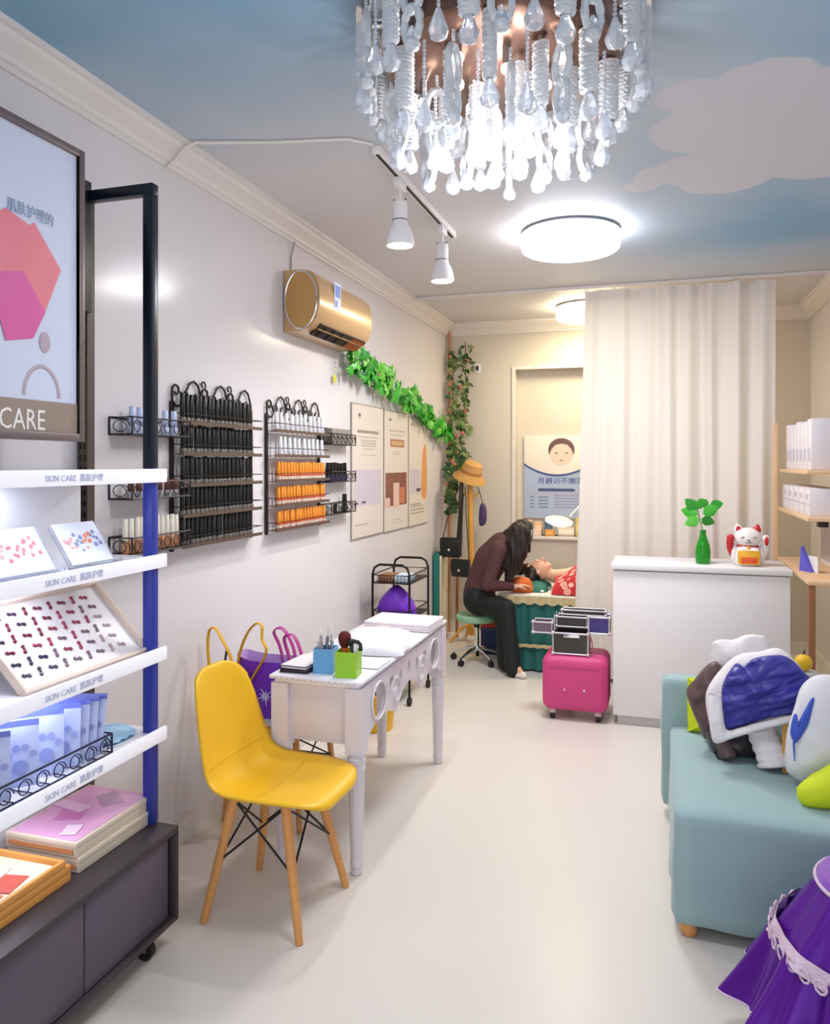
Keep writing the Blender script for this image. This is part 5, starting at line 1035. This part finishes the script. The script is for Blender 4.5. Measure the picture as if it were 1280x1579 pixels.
# beckoning cat
lc = thing('lucky_cat', 'white and red beckoning cat figurine with gold bib on the counter', 'figurine', (.515, 5.08, .9885))
CW_ = M('cat_white', (240, 232, 230), .25); CR = M('cat_red', (200, 40, 46), .3); CG = M('cat_gold', (236, 176, 50), .3, .3); CK = M('cat_ink', (60, 30, 40), .4)
bod = MB().lathe([(0, .002), (.07, .002), (.082, .03), (.08, .07), (.066, .105), (.055, .12)], n=28).sph((-.075, -.01, .07), (.022, .03, .06)).sph((.075, -.01, .07), (.022, .03, .06)).build('body', CW_, lc)
hdc = MB().sph((0, -.005, .165), (.078, .066, .062), 24, 16).build('head', CW_, lc)
for s in (-1, 1):
    e_ = MB().lathe([(.028, 0), (.022, .02), (.006, .042), (0, .045)], (.048*s, 0, .205), 14, sq=.5, R=Euler((0, .25*s, 0)).to_matrix()).build('ear', CR if s > 0 else CW_, hdc); MB().lathe([(.018, .005), (.012, .022), (0, .034)], (.048*s, -.009, .205), 12, sq=.4, R=Euler((0, .25*s, 0)).to_matrix()).build('inner_ear', CR, lc)
    MB().tube([(.030*s-.012, -.064, .168), (.030*s, -.067, .174), (.030*s+.012, -.064, .168)], .0022, 5).build('eye', CK, hdc)
    pw__ = MB().tube([(.085*s, -.005, .06), (.098*s, -.012, .10), (.10*s, -.02, .135), (.098*s, -.022, .16)], [.018, .02, .022, .020], 10).sph((.098*s, -.024, .165), .022).build('raised_paw', CW_ if s > 0 else CR, lc); MB().sph((.10*s, -.042, .15), (.012, .006, .028), 10, 8).build('paw_charm', CR, lc)
MB().sph((0, -.070, .155), (.006, .004, .004), 8, 6).tube([(-.016, -.067, .142), (-.008, -.07, .138), (0, -.071, .145), (.008, -.07, .138), (.016, -.067, .142)], .0018, 5).build('nose_mouth', CK, hdc)
MB().tube([(.058*cos(a), .05*sin(a)-.002, .115) for a in [k*pi/12 for k in range(24)]], .007, 6, True).build('collar', CR, lc); MB().sph((0, -.058, .108), .012, 10, 8).build('bell', CG, lc)
MB().b2((-.062, -.088, .012), (.062, -.070, .095), .008).build('gold_plaque', CG, lc); MB().b2((-.045, -.092, .02), (.045, -.086, .055), .004).build('plaque_print', M('plaque_orange', (226, 90, 40), .3), lc)
MB().sph((-.035, -.07, .09), (.026, .012, .02)).sph((.035, -.07, .09), (.026, .012, .02)).build('front_paw', CW_, lc)

# ------------------------------------------------------------------ magenta case and opened makeup case
MGT = M('case_magenta', (206, 66, 126), .5, var=.04)
mg = thing('rolling_case', 'magenta soft rolling case standing by the white counter', 'suitcase', (-.495, 5.05, 0))
soft_case = MB().box((0, 0, .232), (.405, .335, .345), None, .055, seg=5); soft_case.build('body', MGT, mg, ang=80); MB().tube([(-.15, -.1685, .335), (.15, -.1685, .335)], .002, 6).build('seam', M('seam_magenta', (176, 40, 104), .5), mg)
for x in (-.06, .06): MB().sph((x, -.168, .20), (.008, .006, .008)).build('stud', CHROME, mg)
for x in (-.14, .14):
    for y in (-.11, .11): c_ = MB().cyl((x-.014, y, .022), (x+.014, y, .022), .022, n=14).build('wheel', CAST, mg); MB().b2((x-.02, y-.016, .035), (x+.02, y+.016, .062), .003).build('wheel_bracket', M('bracket_pink', (206, 180, 190), .4), c_)
ALU = M('aluminium_edge', (214, 206, 212), .3, .6); OLV = M('case_panel_black', (58, 54, 50), .4, var=.08); VIO = M('case_panel_violet', (64, 50, 120), .35, var=.1); INS = M('case_inside', (22, 20, 24), .6)
mc = thing('makeup_case', 'opened black makeup case with aluminium edges on the magenta case', 'makeup case', (-.515, 5.0, .4055))
def tray(par, nm, a, b_, pan, floor=True, thick=.006):
    m = MB(); (x0, y0, z0), (x1, y1, z1) = a, b_
    m.b2((x0, y0, z0), (x1, y0+thick, z1)).b2((x0, y1-thick, z0), (x1, y1, z1)).b2((x0, y0+thick, z0), (x0+thick, y1-thick, z1)).b2((x1-thick, y0+thick, z0), (x1, y1-thick, z1)).b2((x0, y0, z0), (x1, y1, z0+thick)); t = m.build(nm, pan, par, False)
    e = MB(); r = .0055
    for z in (z0, z1): e.tube([(x0, y0, z), (x1, y0, z), (x1, y1, z), (x0, y1, z)], r, 6, True)
    for x in (x0, x1):
        for y in (y0, y1): e.cyl((x, y, z0), (x, y, z1), r, n=6)
    for x in (x0, x1):
        for z in (z0, z1): e.sph((x, y0, z), .012, 8, 6)
    e.build('edge', ALU, t); i_ = MB().b2((x0+thick, y0+thick, z0+thick), (x1-thick, y1-thick, z0+thick+.004)).build('lining', INS, t); return t
tray(mc, 'case_body', (-.115, -.08, .007), (.10, .08, .135), OLV)
tray(mc, 'side_tray', (-.245, -.05, .125), (-.125, .06, .19), M('tray_mauve', (112, 92, 106), .4)); tray(mc, 'side_tray', (.10, -.03, .135), (.225, .09, .235), VIO)
tray(mc, 'upper_tray', (-.10, -.02, .165), (.09, .09, .225), OLV); tray(mc, 'upper_tray', (-.07, .02, .235), (.20, .11, .262), OLV)
m = MB()
for x in (-.11, .10):
    for y in (-.04, .05): m.b2((x-.002, y-.006, .11), (x+.002, y+.006, .24))
m.build('hinge_arm', ALU, mc); MB().b2((-.05, -.088, .11), (.05, -.082, .128), .002).build('latch', CHROME, mc)
MB().tube([(.115, -.07, .03), (.128, -.07, .06), (.122, -.07, .10), (.112, -.07, .125)], .004, 6).build('strap', M('strap_rose', (176, 90, 110), .5), mc)

# ------------------------------------------------------------------ wooden ladder shelf at right
SHW2 = wood('shelf_pale_wood', (232, 198, 160), (220, 178, 134), .5, (2, 14, 2)); 
ws = thing('wooden_shelf', 'pale wooden open shelf on the right beyond the counter', 'shelf', (.96, 5.1, 0))
for z, y0, y1, x0 in ((1.565, -.50, .56, -.20), (1.315, -.55, .56, -.205), (.985, -.60, .56, -.21)): MB().b2((x0, y0, z-.022), (.235, y1, z), .003).build('shelf_board', SHW2, ws)
for y in (.54,): MB().b2((-.235, y-.01, .0), (-.203, y+.022, 1.87), .003).build('post', SHW2, ws); MB().b2((.205, y-.01, .0), (.235, y+.022, 1.87), .003).build('post', SHW2, ws)
for x in (-.2, .205): MB().b2((x-.005, -.58, .0), (x+.028, -.545, .963), .003).build('front_leg', M('leg_brown', (150, 96, 62), .5), ws)
for x in (.205,): MB().b2((x, -.53, .985), (x+.03, -.50, 1.87), .003).build('post', SHW2, ws)
PBX = M('product_white', (234, 226, 230), .35); PLB = M('product_label', (196, 190, 200), .4)
rnd = random.Random(9)
for i in range(7):
    h = .28-.01*(i % 3); t = thing('product_box', 'tall white box on the upper board of the wooden shelf, '+ON[i]+' from the near end', 'box', (.79+.0*i, 4.66+i*.125, 1.5655), 0, 'tall boxes on the upper wooden shelf'); MB().b2((0, 0, 0), (.12, .11, h), .003).build('box_body', PBX, t); MB().b2((-.0015, .02, .05), (0, .09, .12)).build('box_label', PLB, t)
for i in range(5):
    t = thing('product_box', 'low white box on the middle board of the wooden shelf, '+ON[i]+' from the near end', 'box', (.775, 4.62+i*.19, 1.3155), 0, 'low boxes on the middle wooden shelf'); MB().b2((0, 0, 0), (.16, .17, .15), .003).build('box_body', PBX, t); MB().b2((-.0015, .0, .062), (0, .17, .068)).b2((-.0015, .03, .09), (0, .10, .12)).build('box_label', PLB, t)
t = thing('grey_panel', 'pale grey glossy sheet standing on the lowest board of the wooden shelf', 'panel', (.98, 5.0, .9855)); MB().b2((0, -.40, 0), (.012, .45, .27), .002).build('sheet', M('sheet_grey', (214, 206, 208), .25), t); MB().b2((-.004, -.40, 0), (.0, .45, .02)).build('sheet_edge', WHITE, t)
t = thing('paper_holder', 'blue triangular stand with white card on the wooden shelf', 'card stand', (.80, 4.90, .9855), .5); MB().plate([(0, -.05, 0), (0, .05, 0), (0, .035, .14)], (1, 0, 0), .02).build('stand', M('stand_blue', (96, 92, 200), .4), t); MB().b2((.022, -.075, 0), (.028, .02, .09)).build('card', WHITE, t)
tag(MB().box((.84, 4.63, 1.275), (.05, .06, .03), None, .004).cyl((.84, 4.63, 1.288), (.84, 4.63, 1.296), .006).build('clip_lamp', DARKBR), 'dark clip fixed under the middle board of the wooden shelf', 'clip')

# ------------------------------------------------------------------ sofa and what lies on it
SOFA = M('slipcover_blue_green', (150, 176, 178), .8, var=.04, scale=4, sheen=.2, bump=.12, bscale=30)
sf = thing('sofa', 'small sofa in a pale blue green slipcover on the right', 'sofa', (.50, 3.28, 0))
def soft(a, b_, r, amp=.004, n=14):   # soft upholstered block
    a, b_ = Vector(a), Vector(b_); c = (a+b_)/2; h = (b_-a)/2; m = MB(); bm = bmesh.new(); bmesh.ops.create_cube(bm, size=2); bmesh.ops.subdivide_edges(bm, edges=bm.edges[:], cuts=n, use_grid_fill=True)
    vs = []
    for i, v in enumerate(bm.verts):
        v.index = i; p = Vector((v.co.x*h.x, v.co.y*h.y, v.co.z*h.z)); q = Vector([max(-h[k]+r, min(h[k]-r, p[k])) for k in range(3)]); d = p-q
        if d.length > 1e-6: p = q+d.normalized()*r
        p += c; p += Vector((1, 1, 1))*amp*mnoise.noise(p*6); p.x -= (.006*sin(p.y*26)+.006)*max(0, 1-(p.z-a.z)/.25)*(1 if p.x < c.x else 0)*(1 if amp > .0065 else 0); vs.append(p)
    m.add(vs, [[v.index for v in f.verts] for f in bm.faces]); bm.free(); return m
soft((-.45, -.52, .04), (.42, .44, .432), .03, .007).build('seat_block', SOFA, sf, ang=80)
soft((-.487, .40, .05), (.44, .535, .632), .03, .006).build('arm', SOFA, sf, ang=80)
soft((.27, -.52, .05), (.46, .50, .80), .05, .006).build('backrest', SOFA, sf, ang=80)
MB().b2((-.38, -.44, .030), (.40, .46, .06)).build('base_frame', BLACK, sf)
for x, y in ((-.40, -.475), (.38, -.475), (-.40, .48), (.38, .48)): MB().lathe([(.0, .001), (.02, .001), (.028, .012), (.029, .028), (.024, .045), (.02, .055)], (x, y, 0), 16).build('foot', BEECH, sf)
LIME = M('cushion_lime', (206, 220, 30), .7)
def cushion(lab, loc, poly, c, U, V, d):
    t = thing('cushion', lab, 'cushion', loc, 0, 'lime yellow cushions'); MB().puff(poly, c, (0, 0, 0), U, V, d, d, 7, 5, .004, 10).build('cushion_cover', LIME, t); MB().tube([Vector(U).normalized()*p[0]+Vector(V).normalized()*p[1] for p in poly], .004, 6, True).build('piping', LIME, t)
cushion('lime yellow cushion leaning against the far sofa arm', (.128, 3.60, .437), [(0, 0), (.004, 0), (.17, -.003), (.336, 0), (.34, .004), (.343, .11), (.34, .216), (.336, .22), (.17, .222), (.004, .22), (0, .216), (-.003, .11)], (.17, .11), (1, 0, 0), (0, .15, 1), .045)
cushion('lime yellow cushion at the near end of the sofa, right edge', (.455, 2.93, .435), [(.02, -.0), (.0, .05), (.05, .10), (.16, .17), (.24, .12), (.26, .02), (.12, 0)], (.13, .07), (1, 0, 0), (0, .25, 1), .06)
BRN = M('jacket_brown', (96, 74, 74), .35, var=.1, scale=12, bump=.4, bscale=24); BRD = M('jacket_dark', (58, 48, 52), .32, var=.15, bump=.4, bscale=24)
jk = thing('brown_jacket', 'brown padded jacket lying bundled on the sofa under the blue coat', 'jacket', (0, 3.40, 0))
MB().puff([(.112, .655), (.145, .715), (.205, .785), (.25, .77), (.32, .62), (.28, .49), (.19, .47), (.150, .545)], (.22, .62), (0, 0, 0), (1, 0, 0), (0, 0, 1), .055, .05, 16, 8, .03, 15, pw=.45).build('jacket_body', BRN, jk)
MB().puff([(.19, .53), (.192, .462), (.22, .438), (.30, .435), (.42, .436), (.45, .50), (.36, .58), (.26, .57)], (.30, .495), (0, -.03, 0), (1, 0, 0), (0, 0, 1), .10, .06, 16, 8, .035, 17, pw=.45).build('jacket_hood', BRD, jk)
MB().tube([(.235, -.095, .54), (.245, -.12, .50), (.262, -.125, .462), (.268, -.12, .447)], [.012, .030, .034, .022], 10).build('jacket_sleeve', BRN, jk); MB().tube([(.215, -.09, .452), (.225, -.12, .441), (.25, -.125, .4395)], .005, 6).build('zip_pull', CAPB, jk)
BLU = M('coat_royal_blue', (58, 56, 150), .38, var=.12, scale=7, bump=.5, bscale=16); FLC = M('coat_fleece', (234, 228, 230), .9, bump=.4, bscale=120)
co = thing('blue_coat', 'royal blue puffer coat with white fleece lining thrown over the sofa', 'coat', (0, 3.33, 0))
MB().puff([(.235, .775), (.19, .70), (.182, .64), (.195, .56), (.205, .518), (.25, .54), (.30, .565), (.40, .605), (.53, .645), (.56, .72), (.55, .78), (.46, .875), (.38, .86), (.30, .84)], (.37, .70), (0, 0, 0), (1, 0, 0), (0, 0, 1), .085, .04, 9, 5, .006, 14, pw=.4).build('fleece_lining', FLC, co)
def bluefn():
    m = MB(); m.puff([(.248, .572), (.236, .66), (.240, .735), (.262, .79), (.292, .825), (.318, .815), (.35, .848), (.42, .866), (.475, .860), (.53, .81), (.57, .75), (.54, .672), (.46, .648), (.36, .612)], (.38, .72), (0, -.075, 0), (1, 0, 0), (0, 0, 1), .06, .03, 22, 12, .0, 9, pw=.4)
    out = []
    for v in m.v:
        p = Vector(v); r = mnoise.noise(Vector((p.x*6+p.z*10, p.z*26-p.x*9, 1.3)))*.026-abs(mnoise.noise(Vector((p.x*12, p.z*30-p.x*12, 4.7))))*.030+.008+mnoise.noise(p*45)*.004; out.append((p.x, p.y+r*(1 if p.y < -.08 else .2), p.z))
    m.v = out; return m
bluefn().build('coat_shell', BLU, co, ang=180)
hem = [(.205, -.09, .522), (.26, -.105, .546), (.34, -.115, .582), (.43, -.115, .612), (.53, -.10, .645)]
hA = smooth_pts([(.236, 0, .70), (.238, 0, .64), (.252, 0, .578), (.30, 0, .592), (.36, 0, .616), (.46, 0, .652), (.55, 0, .678)], 6); hB = smooth_pts([(.186, 0, .70), (.188, 0, .62), (.205, 0, .525), (.27, 0, .548), (.345, 0, .580), (.44, 0, .615), (.545, 0, .648)], 6)
def hemf(sg):
    def f(u, v):
        k = u*(len(hA)-1); i = min(int(k), len(hA)-2); p = hA[i].lerp(hA[i+1], k-i).lerp(hB[i].lerp(hB[i+1], k-i), v)
        return (p.x, -.085-.035*min(1, u*5)+sg*(.004+.018*sqrt(max(0, 1-(2*v-1)**2)))+.004*mnoise.noise(p*30), p.z)
    return f
MB().grid(hemf(-1), 60, 8).grid(hemf(1), 60, 8).build('fleece_hem', FLC, co, ang=180)
m = MB(); 
def sl(u, v):
    c = Vector((.375, -.05, .58)).lerp(Vector((.425, -.10, .462)), v); r = .052+.006*v+.003*sin(v*24); a = 2*pi*u; return c+Vector((r*cos(a), r*.75*sin(a), -.012*sin(a)*v+.012*cos(a)))
MB().grid(sl, 26, 16, cu=True).build('white_sleeve', FLC, co, ang=180); MB().sph((.424, -.10, .466), (.046, .032, .010)).build('sleeve_opening', M('sleeve_inside', (60, 52, 60), .9), co)
MB().tube([sl(k/20, 1.0)+Vector((0, 0, -.004)) for k in range(20)], .010, 8, True).build('cuff', FLC, co)
tag(MB().puff([(.205, .78), (.215, .845), (.25, .866), (.30, .868), (.345, .89), (.39, .894), (.43, .872), (.45, .70), (.22, .66)], (.33, .78), (0, 3.48, 0), (1, 0, 0), (0, 0, 1), .05, .06, 10, 6, .03, 16).puff([(.19, .434), (.48, .434), (.46, .72), (.22, .68)], (.33, .56), (0, 3.50, 0), (1, 0, 0), (0, 0, 1), .05, .05, 6, 4).build('white_wrap', FLC), 'white crumpled wrap rising behind the blue coat on the sofa', 'wrap')
wbg = thing('white_bag', 'white cloth bag with blue swirls at the right edge of the sofa', 'bag', (.44, 3.10, .434)); WBM = M('bag_white_cloth', (226, 224, 228), .7, bump=.2, bscale=40)
MB().puff([(.03, .03), (.0, .07), (.005, .18), (.03, .28), (.06, .37), (.12, .41), (.20, .38), (.24, .2), (.22, .02), (.12, .0)], (.12, .18), (0, 0, 0), (1, 0, 0), (0, 0, 1), .08, .07, 8, 5, .008, 14).build('bag_body', WBM, wbg)
SW = M('swirl_blue', (66, 92, 200), .5)
MB().puff([(.008, .21), (.018, .27), (.030, .275), (.036, .235), (.05, .262), (.075, .335), (.085, .33), (.066, .245), (.038, .19), (.022, .175)], (.032, .23), (0, -.062, 0), (1, 0, 0), (0, .0, 1), .010, .02, 3, 4).build('blue_swirl', SW, wbg); MB().tube([(.028, -.064, .22), (.02, -.058, .17), (.022, -.06, .11)], [.007, .004, .002], 6).build('blue_swirl', SW, wbg)
t = thing('paper_bag', 'orange brown paper bag standing between the coat and the white bag', 'bag', (.475, 3.26, .434), -.35); MB().b2((-.012, -.05, 0), (.012, .05, .20), .002).build('bag_side', M('paper_orange', (222, 160, 70), .6), t); MB().b2((.012, -.05, 0), (.08, .05, .19), .002).build('bag_body', M('paper_tan', (224, 200, 170), .6), t)
t = thing('tape_tin', 'dark green tin on the far sofa arm under the yellow ball', 'tin', (.61, 3.745, .634)); MB().lathe([(0, 0), (.05, 0), (.052, .004), (.052, .05), (.05, .056), (0, .056)], n=24).build('tin_body', M('tin_green', (30, 70, 56), .4), t); MB().lathe([(.054, .042), (.054, .06), (.05, .062), (0, .062)], n=24).build('tin_lid', M('tin_lid', (206, 206, 200), .4), t)
t = thing('yellow_ball', 'yellow ball with a stalk on top of the green tin', 'ball', (.605, 3.745, .697)); MB().sph((0, 0, .036), (.036, .036, .036), 20, 14).build('ball_body', M('ball_yellow', (236, 184, 30), .5, bump=.3), t); MB().cyl((0, 0, .07), (.004, 0, .09), .004, n=6).build('stalk', BRD, t)

# purple skirted ottoman in the near right corner
SAT = M('satin_purple', (92, 22, 150), .3, .35, var=.15, scale=8); LCE = M('lace_pale', (220, 196, 214), .7, bump=.5, bscale=140); VEL = M('velvet_purple', (128, 52, 176), .6, var=.12, scale=14, sheen=.5)
ot = thing('skirted_ottoman', 'purple satin skirted ottoman with pale lace band in the near right corner', 'ottoman', (.59, 2.325, 0))
def oskirt(z0, z1, r0, r1, am, fq, ph=0):
    def f(u, v):
        a = 2*pi*u; r = r1+(r0-r1)*(1-v)**1.2+am*(1-v*.75)*(sin(a*fq+ph)+.4*sin(a*fq*2.3+1)); z = z0+(z1-z0)*v-.012*(1-v)*sin(a*5+ph); return (r*cos(a), r*sin(a), z)
    return f
MB().grid(oskirt(.105, .325, .375, .285, .042, 11), 260, 14, cu=True).build('skirt', SAT, ot, ang=180)
MB().grid(oskirt(.315, .485, .286, .18, .012, 9), 200, 10, cu=True).build('satin_cover', SAT, ot, ang=180)
MB().grid(lambda u, v: (lambda p: Vector((p[0]*1.022, p[1]*1.022, p[2]+.004)))(oskirt(.308, .345, .288, .272, .010, 9)(u, v)), 200, 3, cu=True).build('lace_band', LCE, ot, ang=180)
m = MB()
for k in range(40):
    a = 2*pi*k/40; r = .298; m.tube([(r*cos(a+.055*cos(q)), r*sin(a+.055*cos(q)), .318+.017*sin(q)) for q in [j*pi/4 for j in range(8)]], .0032, 5, True)
o = m.build('lace_scrolls', LCE, ot); o['kind'] = 'stuff'
m = MB(); f0 = oskirt(.105, .325, .375, .285, .042, 11); m.tube([f0(k/260, 0) for k in range(260)], .0035, 5, True); m.build('hem_trim', LCE, ot)
MB().lathe([(.185, .475), (.17, .50), (.12, .515), (0, .52)], n=40).build('velvet_top', VEL, ot); MB().tube([(.184*cos(a), .184*sin(a), .482) for a in [k*pi/24 for k in range(48)]], .005, 6, True).build('top_trim', LCE, ot)
m = MB().cyl((0, 0, .0), (0, 0, .46), .16, .16, 24); m.build('ottoman_core', BRD, ot)
